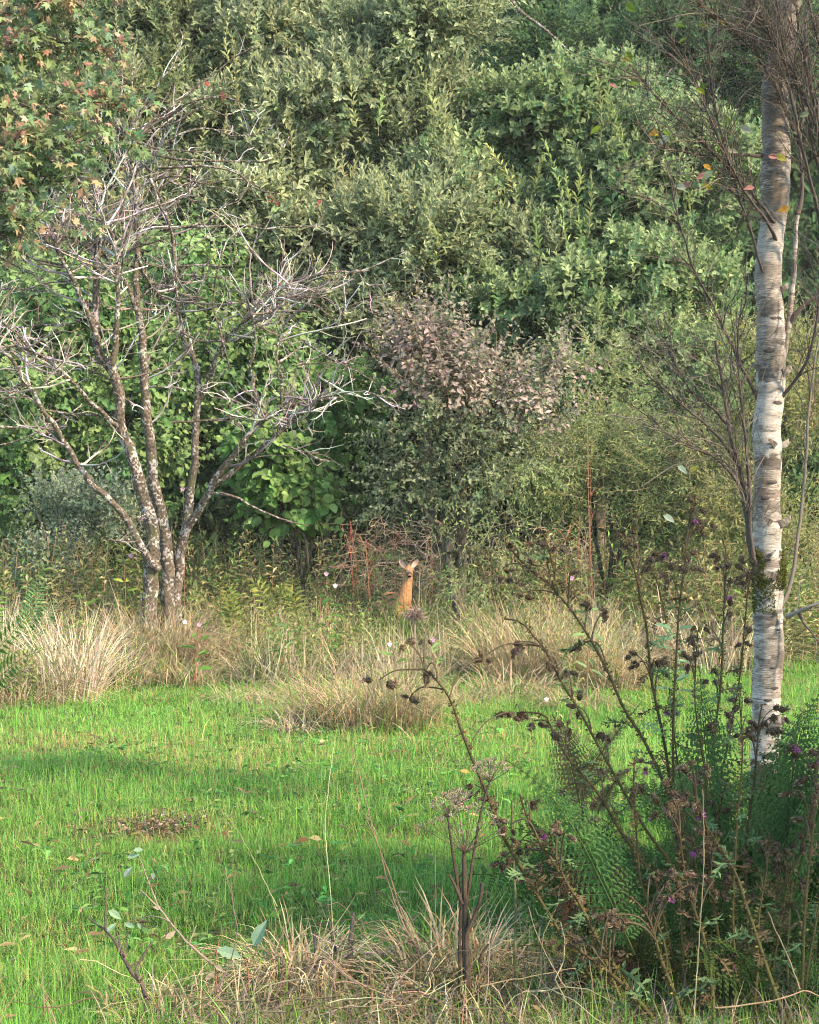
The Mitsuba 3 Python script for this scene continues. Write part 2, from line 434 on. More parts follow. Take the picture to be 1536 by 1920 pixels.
def clover():
    rng = np.random.default_rng(15)
    q = scatter(rng, 2600, 4.4, 14, 1.4); q = q[(rough_at(q[:, 0], q[:, 1]) < 0) & (field(q, 1.1, 61) > .5)]; m = len(q)
    b = np.repeat(np.column_stack([q, gz(q[:, 0], q[:, 1]) + rng.uniform(.03, .07, m)]), 4, 0)
    mb = MB(); k = len(b)
    leaves(mb, 'ovate', b, sphere_dirs(rng, k) * [1, 1, .3], UP + rng.normal(size=(k, 3)) * .35, rng.uniform(.02, .05, k), rng.uniform(.012, .026, k), np.repeat(tint(rng, (.10, .22, .06), m, .3, (.22, .28, .10), .3), 4, 0))
    put('broad_weeds', mb, 'leaf', label='small broad leaved weeds growing in the lawn', category='weeds', kind='stuff')


clover()

TL = ['leaning straw clump left of the small bleached tussock', 'flattened straw clump right of the broad tussock', 'low grey straw clump under the yellow bracken', 'straw clump beneath the balsam with the dark green leaves', 'thin straw clump behind the broad brown tussock',
      'ragged straw clump left of the crooked trunk', 'ragged straw clump between the thistle tops and the crooked trunk', 'low straw clump on the lawn edge under the thistle tops', 'straw clump behind the mossy birch trunk', 'brown straw clump at the left edge behind the others']
for i, (x, d, n, h, r, dr) in enumerate([(470, 13.6, 260, .42, .3, 1.3), (860, 13.4, 300, .45, .35, 1.3), (470, 16.9, 360, .5, .5, 1.2), (350, 15.4, 300, .55, .3, 1.1), (620, 14.2, 380, .5, .5, 1.3), (810, 18.2, 300, .55, .35, 1.0), (960, 14.2, 380, .55, .35, 1.2), (1080, 13.3, 260, .40, .3, 1.3), (1400, 17.5, 380, .6, .5, 1.0), (60, 15.0, 380, .6, .45, 1.1)]):
    tussock(TL[i], x, d, n, h, r, dr, .75, .8, seed=30 + i, color=[(.33, .27, .18), (.28, .21, .14), (.38, .32, .22)][i % 3])
tussock('green and straw tussock right against the chest of the deer', 768, 19.2, 800, .84, .30, .5, .35, seed=50, color=(.34, .30, .19))
tussock('thin green tussock at the left of the deer before the brambles', 705, 19.3, 500, .80, .3, .6, .3, seed=51, color=(.34, .30, .19))

TL = ['tall pale straw clump behind the bare tree on its left', 'tall pale straw clump right of the bare tree under the young hazel', 'straw clump at the foot of the low grey green bush', 'tall straw clump right of the crooked trunk', 'tall straw clump under the yellow green bush', 'second tall straw clump under the yellow green bush', 'tall straw clump just left of the birch', 'straw clump left of the brambles by the deer', 'tall bleached straw clump at the left edge under the low bush']
for i, (x, d, n, h, r, dr) in enumerate([(215, 18.4, 420, 1.05, .5, .5), (455, 18.2, 420, 1.0, .5, .6), (100, 17.6, 420, .95, .5, .6), (960, 17.6, 460, 1.05, .5, .5), (1080, 18.0, 460, 1.1, .5, .5), (1190, 17.6, 460, 1.05, .5, .6), (1330, 17.2, 420, 1.0, .5, .6), (590, 18.0, 380, .85, .45, .7), (-10, 16.4, 420, 1.0, .45, .6)]):
    tussock(TL[i], x, d, n, h, r, dr, .85, .8, seed=60 + i, color=[(.42, .36, .26), (.36, .30, .21), (.46, .40, .30)][i % 3])
# ---------------------------------------------------------------- leafy trees behind the clearing
def shoots(mb, wood, rng, base, direct, length, nl, kind, leaf_l, leaf_w, col, twig_col, up=.06, wiggle=.16, spread=.9, droop=0.0, twig_r=.0035, twig_share=.35):
    """Leafy shoots: a thin twig each, with leaves spiralling up it."""
    m = len(base)
    lines = grow(rng, base, direct, length, 3, wiggle, up)
    if twig_r:
        some = rng.random(m) < twig_share
        some[0] = True
        tubes(wood, lines[some], np.linspace(twig_r, twig_r * .4, 4), 3, np.broadcast_to(twig_col, (m, 3))[some])
    t = np.linspace(.12, 1.0, nl)[None] + rng.uniform(-.03, .03, (m, nl))
    t = np.clip(t, .02, .999)
    k = np.minimum((t * 3).astype(int), 2)
    i = np.arange(m)[:, None]
    a, b = lines[i, k], lines[i, k + 1]
    pos = a + (b - a) * (t * 3 - k)[..., None]
    ax = unit(b - a)
    ref = unit(np.cross(ax, np.array([.31, .87, .38])))
    ref2 = np.cross(ax, ref)
    ang = (np.arange(nl)[None] * 2.4 + rng.uniform(0, 6.28, (m, 1))) + rng.normal(size=(m, nl)) * .35
    rad = ref * np.cos(ang)[..., None] + ref2 * np.sin(ang)[..., None]
    w = spread * (1.15 - .75 * t)[..., None]
    l = unit(ax * (1.1 - w * .6) + rad * w + rng.normal(size=rad.shape) * .16 - UP * droop)
    nrm = ax - (ax * l).sum(-1, keepdims=True) * l + rng.normal(size=rad.shape) * .25 + UP * .25
    size = (.65 + .5 * np.sin(np.pi * np.clip(t, 0, 1) ** .8)) * rng.uniform(.75, 1.25, (m, nl))
    c = np.repeat(col, nl, 0) * np.exp(rng.normal(size=(m * nl, 1)) * .16)
    leaves(mb, kind, pos.reshape(-1, 3), l.reshape(-1, 3), nrm.reshape(-1, 3), (leaf_l * size).ravel(), (leaf_w * size).ravel(), c)


def leafy_tree(name, label, category, seed, base, trunk_r, lobes, n, nl=13, kind='fold', leaf=(.085, .036), color=(.08, .11, .035), tip=None, tip_share=.4,
               length=(.3, .65), up=.3, out=.95, droop=0.0, group=None, spread=.9, bark='dark_bark', back=.25, twig=(.10, .085, .06), inner=.35, limb_r=.03, crown='crown', shoot_up=.06, clumps=3.3, csize=1.0):
    """A trunk, a limb to every lobe of the crown, and shoots over the lobes. lobes: (pixel x, pixel y, distance, half width and half height in pixels, half depth in metres)."""
    rng = np.random.default_rng(seed)
    key = thing(name, label, category, group)
    L = np.array([[*P(x, y, d), rx * d / FOC, rz * d / FOC, rd] for x, y, d, rx, rz, rd in lobes])
    wts = L[:, 3] * L[:, 4]
    # every lobe of the crown is a heap of smaller leafy clumps with gaps between them
    nc = max(3, int(wts.sum() * clumps))
    ci = rng.choice(len(L), nc, p=wts / wts.sum())
    cu = sphere_dirs(rng, nc)
    cf = (cu[:, 1] > .25) & (rng.random(nc) > back)
    cu[cf, 1] *= -1
    cc = L[ci, :3] + cu * np.stack([L[ci, 3], L[ci, 5], L[ci, 4]], 1) * rng.uniform(.45, 1.02, (nc, 1))
    cr = rng.uniform(.28, .62, nc) * csize
    li = rng.choice(nc, n, p=cr ** 2 / (cr ** 2).sum())
    u = sphere_dirs(rng, n)
    low = (u[:, 2] < -.2) & (rng.random(n) < .35)
    u[low, 2] *= -1
    r = np.where(rng.random(n) < inner, rng.uniform(.3, .8, n), rng.uniform(.8, 1.05, n))
    rad = cr[li, None] * np.array([1.1, 1.0, .72])
    q = cc[li] + u * rad * r[:, None]
    bump = meshkit.fbm(q * 1.1, 3, seed)
    q = q + u * rad * ((bump - .5) * .55)[:, None]
    floor = gz(q[:, 0], q[:, 1]) + .15
    ok = q[:, 2] > floor
    q, u, r, bump = q[ok], u[ok], r[ok], bump[ok]
    m = len(q)
    direct = unit(u * out + UP * up + rng.normal(size=(m, 3)) * .35)
    col = tint(rng, color, m, .16, tip, tip_share)
    clump = meshkit.fbm(q * .8, 2, seed + 8)[:, None]
    col = col * (.72 + .56 * clump)
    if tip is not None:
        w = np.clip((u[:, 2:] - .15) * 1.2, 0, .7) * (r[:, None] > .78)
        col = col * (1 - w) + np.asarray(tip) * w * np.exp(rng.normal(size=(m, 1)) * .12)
    lf, wd = MB(), MB()
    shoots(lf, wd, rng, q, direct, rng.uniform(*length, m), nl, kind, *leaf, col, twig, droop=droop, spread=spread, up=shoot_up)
    # the trunk and the limbs
    foot = G(*base)
    mid = np.average(L[:, :3], axis=0, weights=wts)
    top = np.array([mid[0], mid[1], mid[2] + .2])
    tr = smooth_path([foot - UP * .1, foot * .72 + top * .28 + [rng.normal() * .1, .1, 0], foot * .35 + top * .65 + [rng.normal() * .15, 0, 0], top], 14)
    tb = MB(); tubes(tb, tr, np.linspace(trunk_r, trunk_r * .35, 14), 8)
    put(key + '__trunk', tb, bark, smooth=True)
    for c in L:
        a = tr[rng.integers(4, 11)]
        e = c[:3] + [0, 0, c[4] * .3]
        b = (a + e) / 2 + rng.normal(size=3) * .15
        mb = MB(); tubes(mb, smooth_path([a, b, e], 9), np.linspace(limb_r, limb_r * .35, 9), 5)
        put(key + '__limb', mb, bark, smooth=True)
    put(key + '__' + crown, lf, 'leaf', kind='stuff')
    put(key + '__twigs', wd, 'wood', kind='stuff')
    return key


OLIVE, OLIVE_TIP = (.205, .25, .135), (.41, .44, .27)
GREEN, GREEN_TIP = (.145, .225, .105), (.31, .37, .19)
leafy_tree('willow_tree', 'tall olive green willow bush with upright shoots behind the bare tree top', 'tree', 21, (520, 24.0), .11,
           [(540, 120, 24.2, 130, 170, 1.2), (630, 330, 23.6, 140, 170, 1.1), (440, 300, 24.0, 120, 170, 1.1), (500, 520, 23.4, 170, 150, 1.0), (640, 60, 24.6, 110, 110, 1.0), (620, 640, 23.2, 130, 130, .9)],
           4600, color=OLIVE, tip=OLIVE_TIP, tip_share=.45, leaf=(.125, .056))
leafy_tree('willow_tree', 'pale willow with one tall feathery spire of shoots in the middle of the treeline', 'tree', 22, (815, 23.4), .10,
           [(815, 100, 23.6, 75, 170, .8), (800, 330, 23.2, 130, 160, 1.0), (880, 480, 23.0, 150, 130, 1.0), (740, 520, 22.8, 130, 140, .9), (830, 240, 23.4, 100, 160, .9), (720, 150, 24.0, 90, 180, .9)],
           4200, color=OLIVE, tip=(.38, .42, .25), tip_share=.5, leaf=(.120, .050), up=.6, length=(.4, .8))
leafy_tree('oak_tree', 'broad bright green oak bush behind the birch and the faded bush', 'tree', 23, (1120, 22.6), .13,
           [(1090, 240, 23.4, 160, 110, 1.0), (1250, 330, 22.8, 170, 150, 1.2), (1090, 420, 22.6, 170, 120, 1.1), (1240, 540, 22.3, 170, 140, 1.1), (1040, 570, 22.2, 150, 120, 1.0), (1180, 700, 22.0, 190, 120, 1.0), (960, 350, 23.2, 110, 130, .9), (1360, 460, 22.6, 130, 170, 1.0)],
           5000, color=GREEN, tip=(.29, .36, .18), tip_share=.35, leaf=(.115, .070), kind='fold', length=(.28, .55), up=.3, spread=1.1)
leafy_tree('oak_tree', 'dark shaded oak rising behind the bright one at the top of the picture', 'tree', 24, (1080, 28.5), .17,
           [(1060, 60, 28.2, 190, 110, 1.6), (930, 130, 28.6, 120, 150, 1.5), (1220, 90, 28.6, 190, 140, 1.6), (1090, 180, 28.0, 150, 110, 1.2), (1400, 120, 28.6, 170, 220, 1.6)],
           2600, color=(.065, .12, .06), tip=(.12, .19, .08), tip_share=.2, leaf=(.11, .06), length=(.35, .7), up=.25, out=.9, spread=1.15)
leafy_tree('willow_tree', 'grey green willow behind the reddening maple and the bare twigs', 'tree', 25, (250, 24.5), .11,
           [(290, 110, 24.6, 120, 160, 1.1), (180, 290, 24.4, 150, 180, 1.2), (330, 330, 24.2, 120, 150, 1.0), (90, 120, 25.0, 150, 200, 1.2), (60, 420, 24.2, 130, 150, 1.0), (250, 470, 23.8, 140, 110, 1.0)],
           3700, color=(.17, .22, .11), tip=(.34, .36, .19), tip_share=.4, leaf=(.118, .055))
leafy_tree('beech_tree', 'dense dark tree filling the gaps behind the willows', 'tree', 26, (600, 31), .2,
           [(200, 100, 32, 260, 260, 1.6), (480, 120, 31, 230, 260, 1.5), (760, 130, 31, 220, 250, 1.5), (330, 430, 31, 300, 250, 1.5), (700, 450, 30.5, 300, 250, 1.5), (120, 500, 31, 260, 250, 1.5), (380, -60, 32, 500, 150, 1.5)],
           2300, nl=12, color=(.06, .105, .05), leaf=(.19, .12), length=(.4, .8), up=.2, spread=1.2, twig=(.05, .045, .035))
leafy_tree('beech_tree', 'dense dark tree filling the gaps behind the oaks and the birch', 'tree', 27, (1150, 32), .2,
           [(1000, 120, 32, 280, 260, 1.6), (1300, 100, 32, 300, 280, 1.6), (1560, 150, 32, 220, 320, 1.6), (1050, 480, 31, 320, 260, 1.5), (1400, 500, 31, 320, 280, 1.5), (1200, 760, 30, 380, 200, 1.3), (1560, 700, 30, 220, 300, 1.4), (1100, -60, 33, 560, 130, 1.5)],
           2300, nl=12, color=(.06, .11, .05), leaf=(.19, .12), length=(.4, .8), up=.2, spread=1.2, twig=(.05, .045, .035))
leafy_tree('hazel_bush', 'broad leaved green bush behind the bare tree trunks', 'bush', 28, (160, 21.4), .06,
           [(110, 650, 21.4, 160, 130, .8), (270, 620, 21.6, 160, 130, .8), (80, 800, 21.0, 150, 120, .8), (220, 820, 21.0, 140, 130, .8), (380, 700, 21.4, 120, 130, .7), (470, 640, 21.8, 130, 120, .7), (20, 900, 20.6, 110, 110, .7), (180, 930, 20.4, 120, 90, .6)],
           3200, nl=8, kind='ovate', color=(.12, .22, .08), tip=(.25, .34, .14), tip_share=.3, leaf=(.095, .078), length=(.3, .65), up=.15, spread=1.25, droop=.35, twig=(.1, .08, .05), clumps=4, csize=1.15)
leafy_tree('hazel_bush', 'young green hazel with large round leaves right of the bare tree', 'bush', 29, (560, 19.2), .03,
           [(610, 790, 19.4, 80, 75, .45), (540, 880, 19.1, 100, 70, .5), (610, 930, 19.0, 85, 70, .45), (530, 960, 18.9, 65, 60, .4), (560, 1000, 18.9, 70, 45, .4)],
           430, nl=7, kind='round', color=(.10, .20, .06), tip=(.22, .32, .12), tip_share=.4, leaf=(.105, .092), length=(.25, .5), up=.1, spread=1.3, droop=.3, twig=(.09, .06, .04), back=.6, clumps=8, csize=.5)
leafy_tree('elm_bush', 'low grey green bush with small leaves at the left edge under the bare branches', 'bush', 30, (120, 18.9), .03,
           [(60, 960, 18.9, 120, 80, .5), (170, 990, 18.6, 110, 70, .5), (40, 1060, 18.5, 90, 60, .4), (230, 930, 18.8, 60, 60, .4)],
           520, nl=10, kind='fold', color=(.20, .25, .16), tip=(.33, .36, .26), tip_share=.3, leaf=(.062, .034), length=(.25, .5), up=.1, spread=1.2, twig=(.09, .08, .07), back=.6, clumps=6, csize=.6)
# the faded bush with its dark crooked trunk
APPLE = leafy_tree('hawthorn_tree', 'bush of faded brown and grey leaves on a dark crooked trunk right of the deer', 'tree', 31, (858, 18.5), .085,
           [(800, 665, 18.7, 60, 75, .45), (930, 645, 18.8, 75, 75, .5), (868, 590, 19.0, 50, 50, .35), (1020, 700, 18.9, 45, 75, .35), (755, 740, 18.6, 55, 60, .4), (890, 735, 18.4, 90, 60, .5), (735, 650, 18.9, 35, 70, .3), (985, 760, 18.6, 60, 60, .4)],
           560, nl=10, kind='ovate', color=(.35, .275, .25), tip=(.22, .24, .15), tip_share=.22, leaf=(.066, .044), length=(.3, .9), up=.95, clumps=7, csize=.55, spread=1.15, droop=.25, twig=(.14, .09, .07), limb_r=.028, back=.5)


def add_foliage(key, part, seed, lobes, n, **k):
    """Another kind of foliage on a tree that stands."""
    rng = np.random.default_rng(seed)
    L = np.array([[*P(x, y, d), rx * d / FOC, rz * d / FOC, rd] for x, y, d, rx, rz, rd in lobes])
    w = L[:, 3] * L[:, 4]
    li = rng.choice(len(L), n, p=w / w.sum())
    u = sphere_dirs(rng, n)
    q = L[li, :3] + u * np.stack([L[li, 3], L[li, 5], L[li, 4]], 1) * rng.uniform(.4, 1.05, (n, 1))
    col = tint(rng, k['color'], n, .18, k.get('tip'), .4)
    lf, wd = MB(), MB()
    direct = unit(u * k.get('out', .7) + UP * k.get('up', .2) + rng.normal(size=(n, 3)) * .4)
    shoots(lf, wd, rng, q, direct, rng.uniform(*k['length'], n), k.get('nl', 10), k.get('kind', 'fold'), *k['leaf'], col, k.get('twig', (.1, .08, .06)), droop=k.get('droop', .2), spread=k.get('spread', 1.1), up=k.get('shoot_up', 0))
    put(key + '__' + part, lf, 'leaf', kind='stuff')
    put(key + '__twigs', wd, 'wood', kind='stuff')


add_foliage(APPLE, 'lower_crown', 41, [(880, 760, 18.4, 140, 70, .5), (775, 800, 18.3, 90, 60, .45), (975, 780, 18.5, 80, 70, .4), (820, 850, 18.3, 110, 60, .5), (900, 890, 18.1, 110, 60, .5), (760, 910, 18.3, 70, 55, .4), (960, 840, 18.3, 90, 70, .5), (770, 950, 18.4, 60, 25, .4)],
            620, color=(.14, .18, .105), tip=(.29, .32, .20), leaf=(.060, .036), length=(.25, .5), droop=.3)
# honeysuckle on the same trunk: small pale leaves on hanging shoots
VINE = thing('honeysuckle', 'pale green climber with small narrow leaves hanging over the crooked trunk', 'climber')
add_foliage(VINE, 'foliage', 42, [(960, 850, 17.9, 70, 70, .3), (830, 950, 17.8, 25, 60, .15), (935, 1000, 17.7, 45, 90, .25), (860, 1060, 17.8, 25, 80, .2), (900, 1130, 17.8, 60, 80, .25), (1010, 900, 17.9, 70, 60, .3)],
            230, nl=13, color=(.20, .26, .11), tip=(.32, .36, .17), leaf=(.055, .017), length=(.3, .7), up=-.2, droop=.35, out=.5, shoot_up=-.12, twig=(.12, .10, .07))
for i, (pts, r0, r1) in enumerate([
        ([(880, 1245), (862, 1150), (845, 1080), (835, 1030), (815, 985), (790, 950), (770, 900)], .085, .03),
        ([(838, 1035), (862, 985), (890, 955), (930, 920), (960, 860)], .06, .025)]):
    q = smooth_path([P(x, y, 18.45 + .02 * j) for j, (x, y) in enumerate(pts)], 22)
    if i == 0:
        q[0, 2] = min(q[0, 2], float(gz(q[0, 0], q[0, 1])) - .1)
    mb = MB(); tubes(mb, q, np.linspace(r0, r1, 22) * (1 + .12 * np.sin(np.arange(22) * 1.9)), 9)
    put(APPLE + '__stem', mb, 'dark_bark', smooth=True)

leafy_tree('osier_bush', 'yellow green narrow leaved bush left of the birch above the thistles', 'bush', 32, (1170, 19.4), .04,
           [(1150, 760, 19.6, 90, 110, .6), (1230, 820, 19.3, 100, 120, .6), (1120, 900, 19.2, 100, 80, .5), (1210, 950, 19.0, 120, 80, .5), (1300, 900, 19.2, 90, 130, .6), (1080, 960, 19.2, 80, 60, .4)],
           1050, nl=14, color=(.17, .22, .10), tip=(.33, .36, .17), tip_share=.45, leaf=(.075, .016), length=(.35, .8), up=.4, droop=.15, spread=.9, twig=(.16, .12, .06), back=.6, clumps=5, csize=.65)
leafy_tree('osier_bush', 'yellowing narrow leaved bush showing on both sides of the birch trunk', 'bush', 33, (1440, 18.6), .04,
           [(1390, 720, 18.8, 80, 120, .6), (1500, 690, 18.8, 80, 150, .6), (1400, 900, 18.5, 80, 120, .5), (1520, 880, 18.5, 80, 130, .5), (1480, 1000, 18.4, 90, 70, .5)],
           950, nl=14, color=(.22, .25, .10), tip=(.38, .37, .18), tip_share=.5, leaf=(.075, .017), length=(.35, .8), up=.4, droop=.15, spread=.9, twig=(.18, .12, .06), back=.6, clumps=5, csize=.65)


leafy_tree('bramble_thicket', 'dark tangled thicket closing the view low down on the left under the trees', 'thicket', 34, (300, 26), .05,
           [(60, 850, 26, 260, 220, 1.0), (380, 850, 25.5, 260, 240, 1.0), (640, 850, 25.5, 240, 240, 1.0), (200, 1040, 24.5, 330, 110, .8), (560, 1050, 25, 300, 110, .8)],
           1900, nl=9, kind='fold', color=(.07, .12, .05), tip=(.14, .18, .08), tip_share=.2, leaf=(.16, .10), length=(.35, .8), up=.3, spread=1.2, twig=(.06, .04, .03), back=.2, crown='leaves')
leafy_tree('bramble_thicket', 'dark tangled thicket closing the view low down behind the faded bush and the birch', 'thicket', 35, (1150, 26), .05,
           [(880, 850, 25.5, 240, 240, 1.0), (1130, 860, 25.5, 240, 240, 1.0), (1400, 860, 25, 260, 240, 1.0), (900, 1050, 25, 260, 110, .8), (1200, 1050, 24.5, 300, 110, .8), (1500, 1040, 24.5, 260, 120, .8)],
           2100, nl=9, kind='fold', color=(.07, .12, .05), tip=(.16, .20, .08), tip_share=.25, leaf=(.16, .10), length=(.35, .8), up=.3, spread=1.2, twig=(.06, .04, .03), back=.2, crown='leaves')


# tall leading shoots that stand out of the willow and oak crowns
for k, sd, lobes, n, tipc in [('willow_tree', 51, [(560, 150, 22.9, 130, 170, .3), (600, 330, 22.5, 130, 150, .3), (470, 330, 22.8, 120, 160, .3)], 22, (.36, .38, .19)),
                              ('willow_tree_001', 52, [(815, 90, 22.8, 50, 150, .3), (800, 330, 22.2, 120, 130, .3), (870, 470, 21.9, 150, 110, .3), (740, 520, 21.9, 120, 110, .3)], 34, (.40, .43, .20)),
                              ('oak_tree', 53, [(1090, 330, 21.9, 150, 120, .3), (1230, 380, 21.6, 140, 150, .3), (1080, 470, 21.5, 160, 120, .3), (1180, 640, 21.2, 150, 100, .3)], 26, (.30, .36, .14)),
                              ('willow_tree_002', 54, [(300, 130, 23.4, 100, 140, .3), (300, 350, 23.0, 110, 120, .3)], 16, (.33, .36, .18))]:
    add_foliage(k, 'leading_shoots', sd, lobes, n, nl=30, color=tipc, tip=tuple(np.array(tipc) * .7), leaf=(.105, .032), length=(.6, 1.4), up=1.4, out=.25, droop=0, spread=.75, shoot_up=.12, twig=(.20, .18, .12))


def woodland():
    # the wood goes on behind
    rng = np.random.default_rng(55)
    m = 34000
    d = rng.uniform(36, 43, m)
    b = np.stack([rng.uniform(-14, 14, m), d, rng.uniform(-.1, 1, m) * 18], 1)
    mb = MB()
    leaves(mb, 'ovate', b, sphere_dirs(rng, m) - UP * .3, sphere_dirs(rng, m) + [0, -1.2, .5], rng.uniform(.5, .85, m), rng.uniform(.4, .65, m), tint(rng, (.07, .12, .055), m, .25))
    put('woodland', mb, 'leaf', label='dark wood going on behind the trees', category='woodland', kind='stuff')


woodland()


# ---------------------------------------------------------------- mixed herbs at the foot of the trees
def herbs():
    rng = np.random.default_rng(45)
    n = 3300
    px = rng.uniform(-60, 1600, n)
    d = rng.uniform(17.2, 21.5, n)
    lo = np.interp(px, [-60, 250, 480, 640, 820, 1000, 1600], [15.5, 18.0, 18.2, 20.8, 20.8, 18, 17.2])
    keep = (d > lo) & ~((px > 600) & (px < 840) & (d < 21)) & ~((np.abs(px - 310) < 50) & (d < 18.2))
    px, d = px[keep], d[keep]
    m = len(px)
    x = (px - 768) / FOC * d
    base = np.stack([x, d, gz(x, d)], 1)
    lf, wd = MB(), MB()
    shoots(lf, wd, rng, base, unit(rng.normal(size=(m, 3)) * .15 + UP), rng.uniform(.45, 1.55, m), 18, 'fold', .10, .032, tint(rng, (.17, .25, .08), m, .3, (.38, .32, .18), .55),
           tint(rng, (.16, .10, .06), m, .3), up=.02, wiggle=.08, spread=1.3, twig_r=.005, droop=.3)
    put('undergrowth__leaves', lf, 'leaf', kind='stuff')
    put('undergrowth__stems', wd, 'wood', kind='stuff')
    labels['undergrowth'] = {'label': 'mixed leafy herbs growing at the foot of the trees', 'category': 'undergrowth', 'kind': 'stuff'}


herbs()


def rough_herbs():
    # small leafy weeds that stand through the straw
    rng = np.random.default_rng(48)
    n = 5500
    px = rng.uniform(-40, 1580, n)
    d = rng.uniform(12.5, 19.5, n)
    x = (px - 768) / FOC * d
    r = rough_at(x, d)
    keep = (r > .1) & ~((px > 715) & (px < 830) & (d > 15)) & (rng.random(n) < .35 + .65 * (meshkit.noise(np.stack([x, d, x * 0], 1) * .9, 4) > .5))
    x, d = x[keep], d[keep]; m = len(x)
    lf, wd = MB(), MB()
    shoots(lf, wd, rng, np.stack([x, d, gz(x, d)], 1), unit(rng.normal(size=(m, 3)) * .25 + UP), rng.uniform(.2, .85, m), 12, 'fold', .065, .026, tint(rng, (.15, .22, .07), m, .25, (.34, .32, .13), .4),
           tint(rng, (.16, .12, .07), m, .3), up=.02, wiggle=.1, spread=1.3, twig_r=.004, droop=.2)
    put('weeds__leaves', lf, 'leaf', kind='stuff')
    put('weeds__stems', wd, 'wood', kind='stuff')
    labels['weeds'] = {'label': 'small leafy weeds standing through the straw of the rough', 'category': 'weeds', 'kind': 'stuff'}


rough_herbs()


def brushwood():
    """Flattened dead stems behind the deer."""
    rng = np.random.default_rng(46)
    m = 650
    px = np.where(rng.random(m) < .55, rng.uniform(640, 835, m), rng.uniform(890, 1130, m))
    d = rng.uniform(20.9, 23.2, m)
    base = np.stack([P(x, y, dd) for x, y, dd in zip(px, 1100 - 120 * rng.random(m) ** 1.5, d)])
    base[:, 2] = np.maximum(base[:, 2], .05)
    dr = sphere_dirs(rng, m) * [1, .5, .6] + [0, 0, .15]
    lines = grow(rng, base, dr, rng.uniform(.2, .75, m), 7, .17, -.08)
    mb = MB()
    tubes(mb, lines, np.linspace(.0042, .0015, 8), 4, tint(rng, (.27, .19, .14), m, .3, (.38, .33, .26), .4))
    put('brushwood', mb, 'wood', label='heap of pale dead stems lying behind the deer', category='brushwood', kind='stuff')


brushwood()
STALK_L = ['dark red stalk furthest left beside the brushwood', 'taller dark red stalk next to the leftmost one', 'dull red stalk in the middle of the brushwood left of the deer', 'short thin red stalk between the middle one and the deer', 'thin orange red stalk straight above the deer', 'short red stalk close to the crooked trunk', 'tallest orange red stalk left of the birch above the thistle tops', 'thin red stalk leaning on the tallest orange one', 'orange red stalk in the yellow green bush nearest the birch', 'second red stalk beside the one nearest the birch', 'low red stalk nearest the crooked trunk on its right', 'low red stalk between the crooked trunk and the tallest stalk', 'thin high red stalk in the leaves right of the tallest one']
STALK_C = [(.22, .065, .05), (.20, .075, .055), (.28, .125, .08)]
for i, (x, y0, y1, d) in enumerate([(660, 1062, 985, 21.0), (668, 1060, 975, 21.1), (689, 1058, 1000, 20.9), (695, 1055, 1010, 21.2), (741, 1030, 990, 21.6), (808, 1000, 975, 21.4),
                                   (1108, 1050, 790, 18.7), (1105, 1040, 880, 18.9), (1190, 960, 855, 18.9), (1194, 950, 870, 18.8), (1060, 1020, 985, 18.6), (1084, 1010, 960, 18.8), (1131, 900, 845, 19)]):
    rng = np.random.default_rng(300 + i)
    a, b = P(x, y0, d), P(x + rng.normal() * 4, y1, d + .1)
    foot = G(x, d)
    q = smooth_path([foot, (foot + a) / 2 + [.02, 0, 0], a, (a + b) / 2 + [rng.normal() * .03, 0, 0], b + [rng.normal() * .05, 0, 0]], 8)
    mb = MB(); tubes(mb, q, np.linspace(.009, .004, 8), 5, STALK_C[i % 3 if i < 6 else 2])
    br = grow(rng, q[[3, 4, 5, 6, 6]], sphere_dirs(rng, 5) * .6 + UP, .18, 3, .2)
    tubes(mb, br, [.005, .004, .003, .002], 3, STALK_C[i % 3 if i < 6 else 2])
    k = put('red_stalk', mb, 'wood')
    labels[k] = {'label': STALK_L[i], 'category': 'stalk', 'group': 'red stalks in the rough'}
rng = np.random.default_rng(47)
mb = MB()
base = np.stack([P(x, 1060, 20.2) for x in rng.uniform(360, 480, 130)]); base[:, 2] = .1; base[:, 1] += rng.uniform(-.4, .4, 130)
tubes(mb, grow(rng, base, UP + rng.normal(size=(130, 3)) * .12, rng.uniform(.5, 1.0, 130), 4, .06), [.007, .006, .005, .004, .003], 3, tint(rng, (.17, .045, .04), 130, .3))
put('dead_willowherb', mb, 'wood', label='stand of dark red dead stems between the bare tree and the young hazel', category='dead stems', kind='stuff')

# a bare trunk and a bare bough among the far crowns
k = thing('dead_tree', 'thin bare trunk showing in a dark gap between the willows at the top', 'tree')
mb = MB(); q = smooth_path([G(385, 26.2), P(382, 500, 26), P(376, 250, 25.6), P(372, 80, 25.4), P(362, -60, 25.4)], 20)
tubes(mb, q, np.linspace(.11, .055, 20), 8); put(k + '__trunk', mb, 'elder_bark', smooth=True)
for a, b in [((376, 75), (330, 30)), ((374, 70), (405, 40)), ((372, 50), (418, 10)), ((376, 95), (440, 60))]:
    mb = MB(); tubes(mb, smooth_path([P(*a, 25.4), (P(*a, 25.4) + P(*b, 25.2)) / 2 + [0, 0, .03], P(*b, 25.1)], 6), np.linspace(.02, .008, 6), 4); put(k + '__branch', mb, 'elder_bark', smooth=True)
k = thing('dead_bough', 'bare forked bough slanting through the dark crown at the top', 'branch')
for pts, r in [([(950, -20), (975, 20), (1010, 45), (1045, 75), (1080, 110)], .035), ([(957, 5), (935, 20), (915, 38), (905, 40)], .018), ([(968, 18), (972, 35), (975, 44)], .012)]:
    mb = MB(); tubes(mb, smooth_path([P(x, y, 25.6) for x, y in pts], 10), np.linspace(r, r * .4, 10), 5); put(k + '__branch', mb, 'elder_bark', smooth=True)
# ---------------------------------------------------------------- the bare lichen-covered tree
ELDER = thing('bare_tree', 'leafless many stemmed tree with pale lichen on its bark in the left half', 'tree')
ED = 17.4


